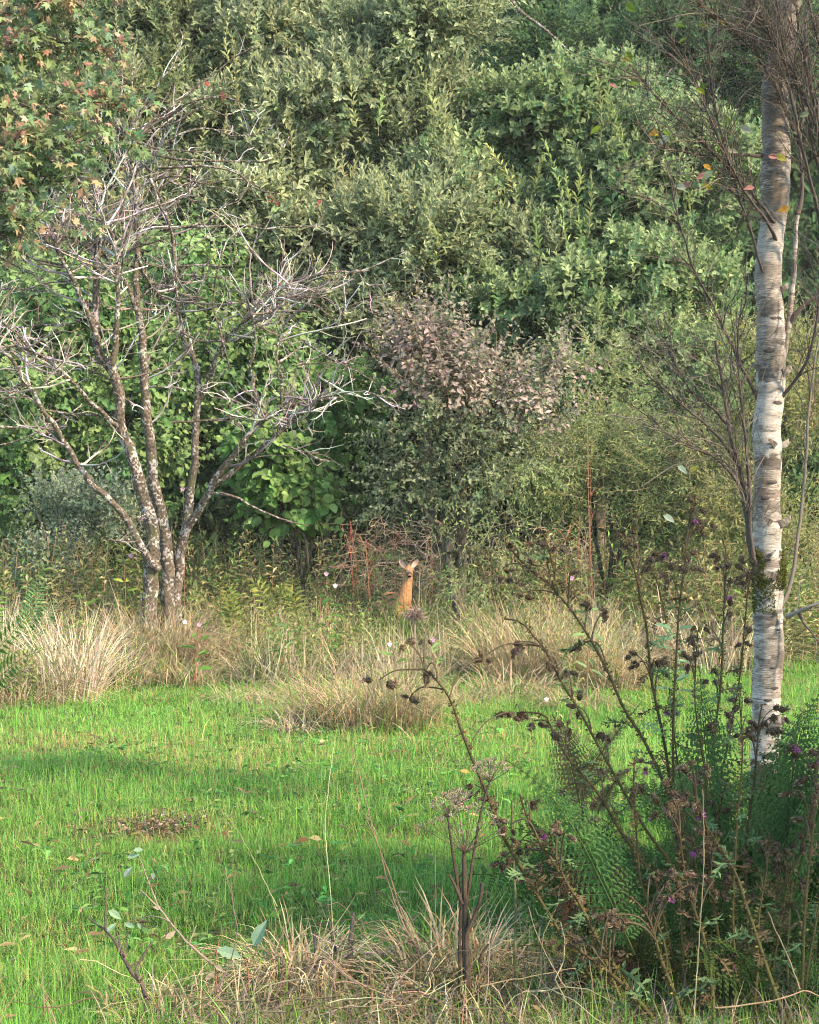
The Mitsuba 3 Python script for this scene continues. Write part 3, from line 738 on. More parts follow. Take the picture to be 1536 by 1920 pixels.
def elder():
    rng = np.random.default_rng(61)
    stems = [  # pixels, distance at the foot and at the tip, radius at the foot and at the tip
        ([(278, 1245), (280, 1145), (285, 1057), (289, 1000), (277, 960), (262, 920), (255, 882), (245, 845), (222, 800), (225, 765), (210, 690), (185, 665), (180, 640), (182, 500), (187, 425), (180, 340), (172, 290)], 17.3, 17.0, .095, .018),
        ([(312, 1245), (315, 1132), (315, 1070), (310, 1007), (300, 957), (290, 925), (285, 882), (280, 815), (272, 730), (265, 640), (262, 600), (255, 525), (257, 475), (255, 400), (260, 300), (240, 250), (225, 235)], 17.4, 17.6, .085, .014),
        ([(330, 1245), (332, 1107), (336, 1057), (343, 1020), (350, 982), (353, 945), (360, 907), (367, 840), (368, 765), (372, 715), (360, 670), (340, 625), (330, 550), (325, 450), (310, 390), (285, 340)], 17.6, 17.9, .065, .012),
        ([(334, 1060), (340, 1015), (365, 970), (380, 945), (392, 920), (412, 885), (440, 852), (470, 810), (515, 775), (570, 755), (640, 745)], 17.5, 16.6, .050, .012),
        ([(395, 915), (430, 890), (465, 860), (515, 820), (550, 785), (578, 760), (600, 700)], 17.2, 16.8, .030, .010),
        ([(298, 1068), (275, 1040), (257, 1015), (240, 980), (228, 958), (205, 938), (175, 915), (135, 850), (95, 790), (60, 735), (10, 665), (-30, 640)], 17.2, 16.4, .045, .014),
        ([(222, 800), (190, 775), (165, 750), (140, 718), (110, 695), (80, 670), (40, 650)], 17.1, 16.5, .026, .010),
        ([(213, 692), (215, 640), (220, 600), (222, 525), (220, 475), (205, 430), (185, 400)], 17.0, 16.8, .036, .012),
        ([(185, 640), (165, 585), (135, 520), (105, 465), (92, 425), (60, 380)], 17.0, 16.5, .030, .012),
        ([(262, 590), (240, 540), (215, 500), (185, 462), (150, 445), (110, 440), (70, 440)], 17.4, 16.9, .024, .010),
        ([(366, 770), (395, 700), (420, 640), (450, 610), (500, 570), (540, 530)], 17.8, 17.2, .026, .010),
        ([(255, 480), (275, 520), (300, 560), (335, 590)], 17.5, 17.8, .02, .015),
        ([(470, 812), (480, 760), (475, 720), (470, 690), (480, 640), (470, 590)], 17.0, 16.9, .02, .008),
        ([(527, 770), (530, 720), (520, 660), (540, 600)], 16.9, 16.6, .018, .008),
    ]
    lines = []
    for pts, d0, d1, r0, r1 in stems:
        n = len(pts)
        q = smooth_path([P(x, y, d0 + (d1 - d0) * i / (n - 1)) for i, (x, y) in enumerate(pts)], 48)
        if pts[0][1] > 1200:
            q[:2, 2] = gz(q[:2, 0], q[:2, 1]) + [-.12, 0]
        q[1:] += (meshkit.noise(q[1:] * 6, 3)[:, None] - .5) * .035
        r = np.linspace(r0, r1, 48) * (1 + .16 * (meshkit.noise(q * 9, 5) - .5))
        mb = MB(); tubes(mb, q, r, 9)
        put(ELDER + '__stem', mb, 'elder_bark', smooth=True)
        lines.append(q)
    c1 = [(x / 2, y / 2) for x, y in ()]
    traced = [  # boughs and twigs that the photograph shows singly, in pixels
        ([(297, 315), (360, 312), (410, 314), (450, 327), (475, 352), (520, 362)], .014), ([(280, 287), (350, 300), (400, 302), (460, 302), (500, 304), (525, 285), (542, 255)], .013),
        ([(370, 325), (340, 365), (320, 395), (312, 405)], .010), ([(260, 428), (310, 428), (370, 425), (450, 422), (500, 430), (540, 424), (600, 425), (608, 395)], .013),
        ([(300, 432), (385, 415), (415, 390), (450, 367), (470, 345)], .012), ([(255, 262), (300, 215), (330, 195), (370, 160), (400, 140), (440, 107), (480, 87)], .012),
        ([(250, 265), (285, 235), (320, 215), (360, 190), (400, 182), (450, 189)], .013), ([(175, 300), (210, 285), (250, 265), (300, 280), (340, 282), (385, 285), (430, 300)], .011),
        ([(190, 220), (225, 215), (260, 205), (290, 195)], .012), ([(180, 250), (210, 247), (240, 247), (280, 230)], .013), ([(282, 335), (300, 380), (315, 415), (325, 450), (328, 500), (335, 560)], .016),
        ([(330, 500), (380, 497), (425, 500), (450, 480), (440, 465), (445, 430)], .012), ([(500, 550), (530, 530), (575, 520), (625, 510), (670, 510), (710, 495), (765, 470)], .013),
        ([(672, 512), (695, 545)], .008), ([(525, 555), (565, 555), (600, 575), (620, 597), (637, 595), (645, 580), (700, 560), (750, 545)], .012), ([(80, 285), (110, 300), (140, 315), (160, 340), (185, 360)], .014),
        ([(90, 410), (120, 425), (160, 430), (180, 410)], .011), ([(100, 370), (120, 355), (150, 352)], .009), ([(80, 445), (130, 442), (175, 450)], .014), ([(0, 542), (50, 542), (80, 550)], .011),
        ([(0, 480), (30, 500), (65, 515)], .010), ([(0, 801), (60, 801), (125, 800)], .013), ([(320, 793), (390, 788), (450, 783), (515, 775)], .011), ([(400, 925), (450, 935), (475, 950), (510, 965), (550, 980), (580, 985)], .013),
        ([(530, 835), (575, 850), (610, 865)], .010), ([(555, 685), (625, 680), (665, 682)], .010), ([(685, 735), (710, 745), (745, 762)], .010), ([(570, 640), (625, 675), (665, 695), (705, 718)], .010),
        ([(80, 770), (125, 775), (180, 780), (210, 790)], .012), ([(280, 727), (310, 725), (345, 730)], .010), ([(205, 1012), (225, 1014), (252, 1012)], .011), ([(242, 972), (262, 972), (280, 972)], .008),
        ([(430, 690), (415, 630), (400, 560), (410, 500), (430, 440)], .012), ([(340, 620), (385, 640), (430, 640), (480, 620)], .011), ([(195, 470), (230, 455), (262, 430), (300, 400)], .011),
        ([(262, 560), (300, 530), (340, 515), (400, 520), (470, 528)], .011), ([(60, 720), (20, 730), (-20, 735)], .012), ([(95, 795), (60, 815), (20, 830), (-10, 835)], .011), ([(165, 590), (120, 610), (70, 610), (0, 622)], .012),
        ([(135, 525), (95, 530), (40, 545)], .010), ([(180, 345), (140, 330), (105, 335), (70, 345)], .011), ([(225, 240), (205, 205), (195, 160), (205, 110)], .009), ([(240, 250), (250, 200), (248, 150), (252, 80)], .009),
        ([(240, 250), (262, 215), (285, 190), (300, 150), (340, 120)], .012), ([(235, 240), (222, 200), (232, 160), (222, 130)], .010), ([(250, 265), (290, 240), (330, 230), (380, 200), (420, 215), (450, 205)], .011), ([(180, 345), (170, 300), (190, 260), (215, 230)], .012), ([(300, 280), (340, 250), (390, 240), (440, 255), (490, 250)], .011), ([(285, 340), (330, 330), (390, 345), (440, 335), (490, 350)], .011), ([(262, 300), (300, 330), (350, 350), (400, 350), (440, 365)], .010),
    ]
    boughs = []
    for pts, r in traced:
        d0 = ED + rng.uniform(-.7, .2)
        q = smooth_path([P(x, y, d0 + rng.normal() * .05) for x, y in pts], 12)
        q += (meshkit.noise(q * 11, 4)[:, None] - .5) * .02
        mb = MB(); tubes(mb, q, np.linspace(r * 1.2, r * .55, 12), 5)
        put(ELDER + '__branch', mb, 'elder_bark', smooth=True)
        boughs.append(q)
    # finer growth: crooked twigs that leave the stems level and turn up at their ends
    S = np.stack(lines)
    w = np.array([1.3, 1.3, 1.1, 1.4, 1, 1.2, .9, 1, 1, 1, 1, .3, .6, .6])
    p, t, tt, _ = along(rng, S, 340, .42, 1.0, w / w.sum())
    z = np.clip((p[:, 2] - 2.2) / 2.5, 0, 1)
    keep = rng.random(340) < .35 + .65 * z
    p, t = p[keep], t[keep]
    m = len(p)
    side = sphere_dirs(rng, m); side[:, 2] *= .35; side[:, 1] *= .8
    # the crown leans out to the right over the gap and to the left
    side[:, 0] += np.where(p[:, 0] > -2.9, .4, -.25); side[:, 2] += .25 * (p[:, 2] > 4.2)
    l1 = grow(rng, p, unit(side) + t * .25 + UP * .12, rng.uniform(.3, .95, m), 7, .13, .06)
    wood = MB()
    c1 = tint(rng, (.36, .33, .33), m, .35, (.10, .075, .06), .4)
    tubes(wood, l1, np.linspace(.0125, .0060, 8), 4, c1)
    both = np.concatenate([l1, np.stack([smooth_path(b, 8) for b in boughs])])
    p, t, _, _ = along(rng, both, 1250, .2, 1.0)
    side = sphere_dirs(rng, 1250); side[:, 2] *= .6
    l2 = grow(rng, p, t * .9 + side * .9 + UP * .1, rng.uniform(.12, .5, 1250), 5, .24, .05)
    tubes(wood, l2, np.linspace(.0062, .0030, 6), 3, tint(rng, (.36, .33, .33), 1250, .35, (.13, .095, .08), .4))
    p, t, _, _ = along(rng, l2, 1000, .3, 1.0)
    l3 = grow(rng, p, t + sphere_dirs(rng, 1000) * .9, rng.uniform(.05, .22, 1000), 3, .2, .06)
    tubes(wood, l3, np.linspace(.0030, .0016, 4), 3, tint(rng, (.31, .28, .265), 1000, .35))
    for k in range(len(wood.c)):                       # lichen grows on the twigs in patches
        w = np.clip((meshkit.fbm(wood.v[k] * 11, 3, 21) - .345) * 5, 0, 1)[:, None]
        wood.c[k] = np.array([.085, .062, .055]) * (1 - w) + wood.c[k] * w
    put(ELDER + '__twigs', wood, 'wood', smooth=True, kind='stuff')
    # tufts of pale foliose lichen along the boughs
    p, t, _, _ = along(rng, np.concatenate([np.stack([smooth_path(b, 8) for b in boughs]), l1]), 900, 0, 1)
    lf = MB()
    leaves(lf, 'fold', p + rng.normal(size=p.shape) * .008, sphere_dirs(rng, 900), sphere_dirs(rng, 900), rng.uniform(.012, .035, 900), rng.uniform(.012, .03, 900), tint(rng, (.36, .36, .33), 900, .2))
    p, t, _, _ = along(rng, S, 1500, .15, .95)
    leaves(lf, 'fold', p + sphere_dirs(rng, 1500) * .03, sphere_dirs(rng, 1500), sphere_dirs(rng, 1500), rng.uniform(.02, .05, 1500), rng.uniform(.012, .03, 1500), tint(rng, (.10, .11, .05), 1500, .3, (.4, .4, .36), .4))
    put(ELDER + '__lichen_tufts', lf, 'straw', kind='stuff')
    for i, (x, y) in enumerate([(508, 368), (600, 374), (512, 372), (239, 311), (389, 155), (419, 170)]):
        for j in range(2):
            mb = MB(); leaves(mb, 'ovate', P(x + rng.normal() * 5, y + rng.normal() * 5, ED - .3)[None], sphere_dirs(rng, 1) - UP, sphere_dirs(rng, 1), .075, .045, (.24, .075, .06))
            put(ELDER + '__leaf', mb, 'leaf', label='withered red leaf left on the bare twigs')


elder()
# ---------------------------------------------------------------- the birch
BIRCH = thing('birch_tree', 'birch with white peeling bark and mossy patches behind the thistles', 'tree')
BD = 7.5


def birch():
    rng = np.random.default_rng(71)
    foot = G(1432, BD)
    pts = [(1500, -420), (1492, -200), (1485, 0), (1472, 80), (1458, 150), (1450, 300), (1448, 450), (1445, 600), (1443, 690), (1443, 830), (1440, 960), (1438, 1110), (1435, 1300), (1434, 1500)][::-1]
    q = smooth_path([foot - UP * .15] + [P(x, y, BD) for x, y in pts], 110)
    q[2:, 0] += (meshkit.noise(q[2:] * [0, 0, 2.3] + 5, 3) - .5) * .032 + (meshkit.noise(q[2:] * [0, 0, 6] + 9, 5) - .5) * .014
    s = np.linspace(0, 1, 110)
    r = (.0675 - .012 * s + .03 * np.exp(-s * 30)) * (1 + .10 * (meshkit.noise(q * [0, 0, 5], 2) - .5))
    ring = 28
    ang = np.arange(ring) * 2 * np.pi / ring
    v = np.empty((110, ring, 3))
    v[..., 0] = q[:, :1] + r[:, None] * np.cos(ang); v[..., 1] = q[:, 1:2] + r[:, None] * np.sin(ang); v[..., 2] = q[:, 2:]
    nv = v.reshape(-1, 3)
    bumps = (meshkit.fbm(nv * [16, 16, 26], 3, 4) - .5) * .016 + (meshkit.noise(nv * [5, 5, 4], 6) - .5) * .012
    out = np.stack([np.cos(ang), np.sin(ang), ang * 0], 1)[None]
    # collars where boughs leave the trunk
    for y, a in [(700, 1.0), (250, 2.6), (835, 5.2), (990, 4.9)]:
        c = P(1443, y, BD)[2]
        bumps += (.012 * np.exp(-((v[..., 2] - c) / .05) ** 2) * np.clip(np.cos(ang - a), 0, 1) ** 2).ravel()
    v = v + (out * bumps.reshape(110, ring)[..., None])
    i, j = np.meshgrid(np.arange(109), np.arange(ring), indexing='ij')
    a, b = i * ring + j, i * ring + (j + 1) % ring
    f = np.stack([a, b, b + ring, a, b + ring, a + ring], -1).reshape(-1, 3)
    mb = MB(); mb.add(v, f, (.5, .5, .5)); put(BIRCH + '__trunk', mb, 'birch_bark', smooth=True)

    def at(y, ang, off=0.0):
        """A point on the bark at picture row y; ang 0 faces the camera, positive turns to the right."""
        z = P(0, y, BD)[2]
        n = np.array([math.sin(ang), -math.cos(ang), 0])
        c = np.array([np.interp(z, q[:, 2], q[:, 0]), np.interp(z, q[:, 2], q[:, 1]), z])
        return c + n * (np.interp(z, q[:, 2], r) + off), n
    # moss cushions
    def moss(spots):
        base, n, _c = [], [], []
        for y0, y1, a0, a1, m in spots:
            for _ in range(m):
                p, nn = at(rng.uniform(y0, y1), rng.uniform(a0, a1), rng.uniform(-.002, .008)); base.append(p); n.append(nn)
        base, n = np.array(base), np.array(n)
        mb = MB(); leaves(mb, 'fold', base, n * .6 + UP * .5 + sphere_dirs(rng, len(base)) * .8, sphere_dirs(rng, len(base)), rng.uniform(.008, .02, len(base)), .005, tint(rng, (.075, .085, .018), len(base), .3, (.12, .09, .03), .35))
        put(BIRCH + '__moss', mb, 'straw', kind='stuff')
    moss([(1085, 1150, -1.5, .25, 900), (1040, 1100, -1.6, -.35, 700), (1030, 1045, -1.5, -.7, 150)])
    moss([(1070, 1105, .4, 1.4, 500), (1035, 1080, .75, 1.5, 300)])
    # curls of peeled bark: small rolled sheets
    for y, a, L, W, lean in [(838, .9, .09, .035, 1.0), (842, .45, .06, .03, -.5), (985, .55, .085, .04, .9), (982, .1, .05, .03, -.8), (1083, .3, .07, .035, -1), (545, .9, .06, .03, .6), (693, -.9, .05, .03, -.7), (700, .8, .07, .04, .7), (1352, .8, .05, .04, .5), (1365, .2, .07, .05, .2), (1045, -.2, .05, .02, .5), (1150, .1, .07, .012, .9)]:
        p, n = at(y, a, .001)
        tang = np.array([n[1] * -1, n[0], 0])
        d = unit(tang * lean + UP * .45)
        u = np.linspace(0, 1, 9)
        roll = 2.6 * u
        rows = p + d * L * u[:, None] + n * (.004 + .014 * np.sin(roll))[:, None]
        edge = np.cross(d, n) * W * (1 - .6 * u[:, None])
        vv = np.stack([rows - edge / 2, rows + edge / 2 + n * .008 * np.sin(roll * 1.5)[:, None]], 1).reshape(-1, 3)
        ff = np.array([(2 * k, 2 * k + 1, 2 * k + 3) for k in range(8)] + [(2 * k, 2 * k + 3, 2 * k + 2) for k in range(8)])
        vv = np.vstack([vv, vv + n * -.0015]); ff = np.vstack([ff, ff[:, ::-1] + 18])
        mb = MB(); mb.add(vv, ff, np.where(rng.random((len(vv), 1)) < .5, [.06, .047, .04], [.15, .13, .115])); put(BIRCH + '__bark_curl', mb, 'wood', smooth=True)
    # dark scars
    for y, a, w, h in [(1250, .1, .03, .006), (1222, -.2, .02, .005), (1288, .35, .045, .007), (1196, .2, .035, .005), (1160, -.1, .06, .008), (935, -.3, .045, .010), (757, .4, .05, .009), (905, .2, .05, .008), (660, -.3, .05, .012), (600, .2, .06, .010), (1180, .5, .03, .005), (1310, -.1, .04, .006)]:
        p, n = at(y, a, 0)
        m = trimesh.creation.icosphere(subdivisions=2).vertices, trimesh.creation.icosphere(subdivisions=2).faces
        tang = np.array([-n[1], n[0], 0])
        vv = p + m[0][:, :1] * tang * w / 2 + m[0][:, 1:2] * n * .0035 + m[0][:, 2:] * UP * h
        vv -= n * ((m[0][:, :1] * w / 2) ** 2 / (2 * .066))
        mb = MB(); mb.add(vv, m[1], (.055, .045, .04)); put(BIRCH + '__scar', mb, 'wood')
    # the second, thin stem and the long boughs
    pale, dark = 'birch_bark', 'wood'
    lim = []
    def limb(pts, r0, r1, bs, d0=BD, d1=BD, n=26, col=(.06, .045, .04)):
        k = len(pts)
        p = smooth_path([P(x, y, d0 + (d1 - d0) * i / (k - 1)) for i, (x, y) in enumerate(pts)], n)
        p[1:] += (meshkit.noise(p[1:] * 14, 8)[:, None] - .5) * .012
        mb = MB(); tubes(mb, p, np.linspace(r0, r1, n) * (1 + .6 * np.exp(-np.arange(n) / 1.6)), 7, col); put(BIRCH + '__limb', mb, bs, smooth=True)
        lim.append(p)
    limb([(1460, 690), (1472, 650), (1482, 590), (1488, 520), (1492, 440), (1496, 400)], .017, .009, pale, BD + .03, BD + .1)
    limb([(1496, 402), (1505, 350), (1500, 260), (1515, 180), (1510, 80), (1525, -30)], .009, .005, dark, BD + .1, BD + .2)
    limb([(1486, 600), (1505, 575), (1540, 550), (1580, 520)], .012, .006, dark, BD + .05, BD)
    limb([(1425, 1075), (1408, 1030), (1402, 985), (1396, 930), (1388, 880), (1372, 820), (1362, 760), (1352, 700), (1340, 640)], .013, .006, dark, BD - .03, BD - .25)
    limb([(1412, 1040), (1406, 985), (1405, 930), (1402, 860), (1395, 790), (1388, 720), (1385, 650), (1392, 560)], .009, .004, dark, BD - .06, BD - .3)
    limb([(1398, 950), (1380, 900), (1340, 860), (1300, 840), (1260, 820), (1220, 780)], .008, .003, dark, BD - .1, BD - .35)
    limb([(1388, 880), (1370, 850), (1330, 800), (1280, 760), (1235, 720), (1200, 690)], .008, .003, dark, BD - .1, BD - .3)
    limb([(1368, 800), (1340, 770), (1300, 740), (1270, 690), (1250, 640)], .007, .003, dark, BD - .1, BD - .2)
    limb([(1478, 1155), (1500, 1145), (1530, 1132), (1570, 1120)], .010, .007, dark, BD - .08, BD - .2, col=(.16, .14, .12))
    limb([(1500, 1150), (1520, 1185), (1550, 1220)], .006, .003, dark, BD - .1, BD - .2)
    limb([(1470, 440), (1440, 400), (1400, 350), (1350, 300), (1300, 250), (1240, 190), (1180, 120)], .008, .0035, dark, BD, BD - .5)
    limb([(1440, 560), (1420, 470), (1390, 380), (1365, 300), (1345, 220), (1330, 120), (1325, 20)], .007, .003, dark, BD, BD - .5)
    limb([(1462, 470), (1440, 420), (1390, 350), (1340, 240), (1290, 130), (1250, 60)], .007, .003, dark, BD, BD - .6)
    limb([(1500, 270), (1470, 200), (1430, 120), (1380, 60), (1330, 20), (1260, -30)], .0085, .0035, dark, BD, BD - .6)
    limb([(1510, 210), (1485, 150), (1440, 60), (1400, 10), (1350, -40)], .0075, .003, dark, BD, BD - .4)
    limb([(1430, 292), (1380, 291), (1320, 290), (1260, 280), (1215, 262)], .007, .003, dark, BD, BD - .5)
    limb([(1540, 420), (1520, 340), (1500, 250), (1480, 160), (1465, 60), (1450, -40)], .0085, .0035, dark, BD - .15, BD - .5)
    limb([(1560, 300), (1530, 230), (1495, 150), (1460, 90), (1420, 40)], .0085, .0035, dark, BD - .2, BD - .5)
    limb([(1450, 760), (1490, 715), (1520, 660), (1536, 560), (1545, 460)], .008, .004, dark, BD, BD - .3)
    limb([(1425, 760), (1350, 600), (1300, 500), (1270, 400), (1250, 300)], .008, .003, dark, BD, BD - .5)
    limb([(1445, 1160), (1478, 1110), (1492, 1040), (1502, 960), (1512, 860), (1520, 740), (1535, 640)], .010, .005, dark, BD, BD + .3, col=(.10, .085, .07))
    limb([(1570, 330), (1545, 250), (1520, 160), (1500, 60), (1490, -40)], .009, .004, dark, BD - .1, BD - .4)
    limb([(1580, 420), (1540, 330), (1515, 230), (1480, 130), (1430, 40), (1400, -30)], .009, .004, dark, BD - .1, BD - .5)
    limb([(1600, 250), (1560, 150), (1530, 60), (1510, -30)], .009, .004, dark, BD - .1, BD - .3)
    limb([(1500, 330), (1520, 300), (1550, 280), (1600, 270)], .007, .003, dark, BD, BD - .2)
    S = np.stack(lim[3:])
    w = np.array([1.5, 1, .8, .8, .8, .2, .1, 1.3, 1.4, 1.4, 1.7, 1.7, .6, 1.9, 1.9, .9, 1.1, .5, 1.2, 1.2, 1.0, .8])
    wood = MB()
    m = 700
    p, t, _, _ = along(rng, S, m, .15, .95, w / w.sum())
    l1 = grow(rng, p, t + sphere_dirs(rng, m) * .75 + UP * .12 + np.array([-.12, 0, 0]), rng.uniform(.1, .42, m), 6, .15, .02)
    tubes(wood, l1, np.linspace(.0026, .0011, 7), 4, tint(rng, (.062, .050, .043), m, .35, (.18, .145, .12), .35))
    m = 1900
    p, t, _, _ = along(rng, l1, m, .2, .95)
    l2 = grow(rng, p, t + sphere_dirs(rng, m) * .85, rng.uniform(.06, .26, m), 4, .18, .0)
    tubes(wood, l2, np.linspace(.0014, .0007, 5), 3, tint(rng, (.062, .050, .043), m, .3, (.18, .145, .12), .35))
    put(BIRCH + '__twigs', wood, 'wood', smooth=True, kind='stuff')
    twig_points = np.concatenate([l1.reshape(-1, 3), l2.reshape(-1, 3)])
    G_, Y_, O_, R_ = (.10, .16, .03), (.55, .40, .03), (.50, .25, .05), (.35, .16, .14)
    for x, y, c, s in [(1183, 13, G_, 28), (1275, 48, G_, 24), (1322, 45, G_, 26), (1355, 41, Y_, 22), (1385, 42, O_, 18), (1400, 38, (.3, .25, .06), 14), (1180, 106, (.16, .20, .03), 26), (1174, 112, (.24, .18, .05), 20),
                       (1187, 156, G_, 26), (1150, 160, R_, 18), (1225, 249, O_, 20), (1228, 252, Y_, 18), (1253, 250, G_, 24), (1117, 243, (.17, .22, .03), 26), (1318, 163, G_, 24), (1314, 170, (.18, .22, .03), 20), (1365, 225, (.16, .20, .035), 24),
                       (1327, 313, O_, 20), (1318, 330, R_, 28), (1326, 328, (.17, .22, .14), 26), (1327, 350, Y_, 24), (1285, 348, R_, 28), (1275, 350, (.22, .25, .20), 26), (1470, 392, O_, 24), (1463, 295, (.20, .20, .04), 28), (1450, 293, R_, 20),
                       (1210, 180, (.15, .18, .12), 24), (1280, 75, G_, 22), (1245, 262, (.25, .28, .24), 28), (1405, 352, R_, 22), (1375, 283, (.22, .2, .16), 20), (1400, 242, (.22, .24, .2), 26), (1280, 880, (.2, .25, .2), 24), (1255, 972, (.22, .27, .22), 26), (1300, 880, (.4, .33, .06), 16),
                       (1350, 643, (.45, .36, .04), 14), (1390, 612, (.35, .3, .06), 14), (1490, 250, (.2, .23, .15), 24), (1508, 215, (.18, .2, .12), 20)]:
        d = BD - rng.uniform(.15, .6)
        size = s * d / FOC
        along_ = unit(np.array([[rng.choice([-1, 1]), rng.normal() * .3, -.35 + rng.normal() * .4]]))
        base = P(x, y, d) - along_[0] * size / 2
        k = np.argmin(np.linalg.norm(twig_points - base, axis=1))
        mb = MB(); tubes(mb, smooth_path([twig_points[k], (twig_points[k] + base) / 2 + UP * .012, base], 6), np.linspace(.0013, .0007, 6), 4, (.07, .05, .04))
        leaves(mb, 'ovate', base[None], along_, np.array([[rng.normal() * .5, -1, .6 + rng.normal() * .4]]), size, size * .62, c)
        put(BIRCH + '__leaf', mb, 'leaf')
    # the crown above the picture
    lf, wd = MB(), MB()
    m = 320
    c = np.array([1.55, 7.6, 7.2])
    b = c + sphere_dirs(rng, m) * np.array([1.5, 1.5, 2.4]) * rng.uniform(.4, 1, (m, 1)) ** .5
    b = b[b[:, 2] > 4.6]
    shoots(lf, wd, rng, b, unit((b - c) + UP * .5), rng.uniform(.3, .6, len(b)), 8, 'ovate', .05, .036, tint(rng, (.09, .15, .03), len(b), .2, (.5, .38, .04), .25), (.06, .045, .04), droop=.4)
    put(BIRCH + '__crown', lf, 'leaf', kind='stuff')
    mb = MB(); tubes(mb, smooth_path([q[-1], q[-1] + [.05, 0, 2], c + UP * 2.4], 10), np.linspace(r[-1], .01, 10), 8); put(BIRCH + '__upper_trunk', mb, 'birch_bark', smooth=True)


birch()
# ---------------------------------------------------------------- the reddening maple that hangs in from the left
def maple():
    rng = np.random.default_rng(81)
    key = thing('maple_tree', 'maple with reddening lobed leaves hanging in at the top left corner', 'tree')
    d0 = 13.2
    q = smooth_path([G(-420, 13.6), P(-420, 700, 13.5), P(-380, 200, 13.4), P(-330, -300, 13.4)], 16)
    mb = MB(); tubes(mb, q, np.linspace(.16, .09, 16), 9); put(key + '__trunk', mb, 'dark_bark', smooth=True)
    boughs = []
    for pts in ([(-390, 330), (-250, 200), (-80, 120), (60, 90), (200, 70)], [(-385, 300), (-220, 250), (-60, 190), (80, 200), (205, 180)], [(-400, 420), (-250, 330), (-90, 270), (40, 270), (190, 260)],
                [(-400, 470), (-240, 380), (-90, 340), (20, 340), (110, 340)], [(-370, 150), (-200, 60), (-40, 10), (80, -10), (210, -10)], [(-400, 540), (-260, 470), (-120, 420), (-30, 430), (60, 420)]):
        w = smooth_path([P(x, y, d0 + rng.normal() * .15) for x, y in pts], 18)
        mb = MB(); tubes(mb, w, np.linspace(.03, .006, 18), 5); put(key + '__limb', mb, 'dark_bark', smooth=True)
        boughs.append(w)
    S = np.stack(boughs)
    p, t, _, _ = along(rng, S, 300, .3, 1)
    l1 = grow(rng, p, t * .6 + sphere_dirs(rng, 300) * [1, .8, .8], rng.uniform(.2, .6, 300), 4, .15, -.03)
    wd = MB(); tubes(wd, l1, np.linspace(.005, .002, 5), 4, (.07, .045, .035))
    put(key + '__twigs', wd, 'wood', kind='stuff')
    m = 5600
    p, t, _, i = along(rng, l1, m, .1, 1)
    out = unit(t * .5 + sphere_dirs(rng, m) - UP * .35)
    base = p + out * rng.uniform(.03, .07, (m, 1))
    red = np.clip(meshkit.fbm(base * 2.2, 2, 7) * 2.4 - .80, 0, 1)
    hit = rng.random(m) < red * .42 + .05
    col = np.where(hit[:, None], tint(rng, (.44, .25, .19), m, .25, (.46, .36, .21), .45), tint(rng, (.17, .24, .12), m, .25, (.27, .33, .15), .35))
    pale = rng.random(m) < .06
    col = np.where(pale[:, None], tint(rng, (.22, .30, .22), m, .15), col)
    lf = MB()
    leaves(lf, 'lobed', base, out, unit(rng.normal(size=(m, 3)) * .7 + UP * .8 - np.array([0, .2, 0])), rng.uniform(.055, .10, m), rng.uniform(.06, .10, m), col)
    put(key + '__crown', lf, 'leaf', kind='stuff')


maple()


# ---------------------------------------------------------------- ferns
def frond(mb, rng, pts, width, color, pairs=26, side=None, fine=True, tip_curl=0.0, col2=None):
    """A twice-cut fern frond along the points pts, with its blade lying across 'side'."""
    n = pairs
    q = smooth_path(pts, n + 3)
    tubes(mb, q, np.linspace(.0035, .0012, n + 3), 4, np.asarray(color) * .8 + [.02, .0, 0])
    t = unit(np.gradient(q, axis=0))
    s = np.asarray(side if side is not None else np.cross(t.mean(0), UP), float)
    s = unit(s - (t * s).sum(-1, keepdims=True) * t)
    nr = np.cross(t, s)
    u = np.linspace(0, 1, n + 3)[2:-1]
    prof = np.sin(np.pi * np.clip(u * .86 + .16, 0, 1)) ** .8 * (1 - u ** 3 * .55)
    B, D, L, N = [], [], [], []
    for sg in (-1, 1):
        B.append(q[2:-1] + t[2:-1] * (.004 * sg)); D.append(unit(s[2:-1] * sg + t[2:-1] * .38 + nr[2:-1] * .10 + rng.normal(size=(n, 3)) * .05)); L.append(width * prof * rng.uniform(.88, 1.08, n)); N.append(nr[2:-1])
    B, D, L, N = np.vstack(B), unit(np.vstack(D)), np.concatenate(L), np.vstack(N)
    c = np.asarray(color) * np.exp(rng.normal(size=(len(B), 1)) * .12)
    if col2 is not None:
        w = (rng.random((len(B), 1)) < .35) * rng.random((len(B), 1)); c = c * (1 - w) + np.asarray(col2) * w
    if not fine:
        leaves(mb, 'fold', B, D, N, L, L * .24, c)
        return
    k = 6
    v = (np.arange(k) + .6) / k
    sag = -(v ** 2)[None, :, None] * .16 * L[:, None, None] * UP
    pos = B[:, None] + D[:, None] * (L[:, None] * v[None])[..., None] + sag
    S = unit(np.cross(N, D))
    for sg in (-1, 1):
        dd = unit(S[:, None] * sg + D[:, None] * .45 + rng.normal(size=pos.shape) * .06)
        ln = L[:, None] * .25 * (1.15 - v[None] * .9) + .002
        nn = np.broadcast_to(N[:, None], pos.shape) + rng.normal(size=pos.shape) * .15
        leaves(mb, 'fold', pos.reshape(-1, 3), dd.reshape(-1, 3), nn.reshape(-1, 3), ln.ravel(), (ln * .58).ravel(), np.repeat(c, k, 0))
    mid = np.stack([B, B + D * (L * .5)[:, None] - UP * .04 * L[:, None], B + D * L[:, None] - UP * .16 * L[:, None]], 1)
    tubes(mb, mid, [.0014, .001, .0005], 3, c * .9)


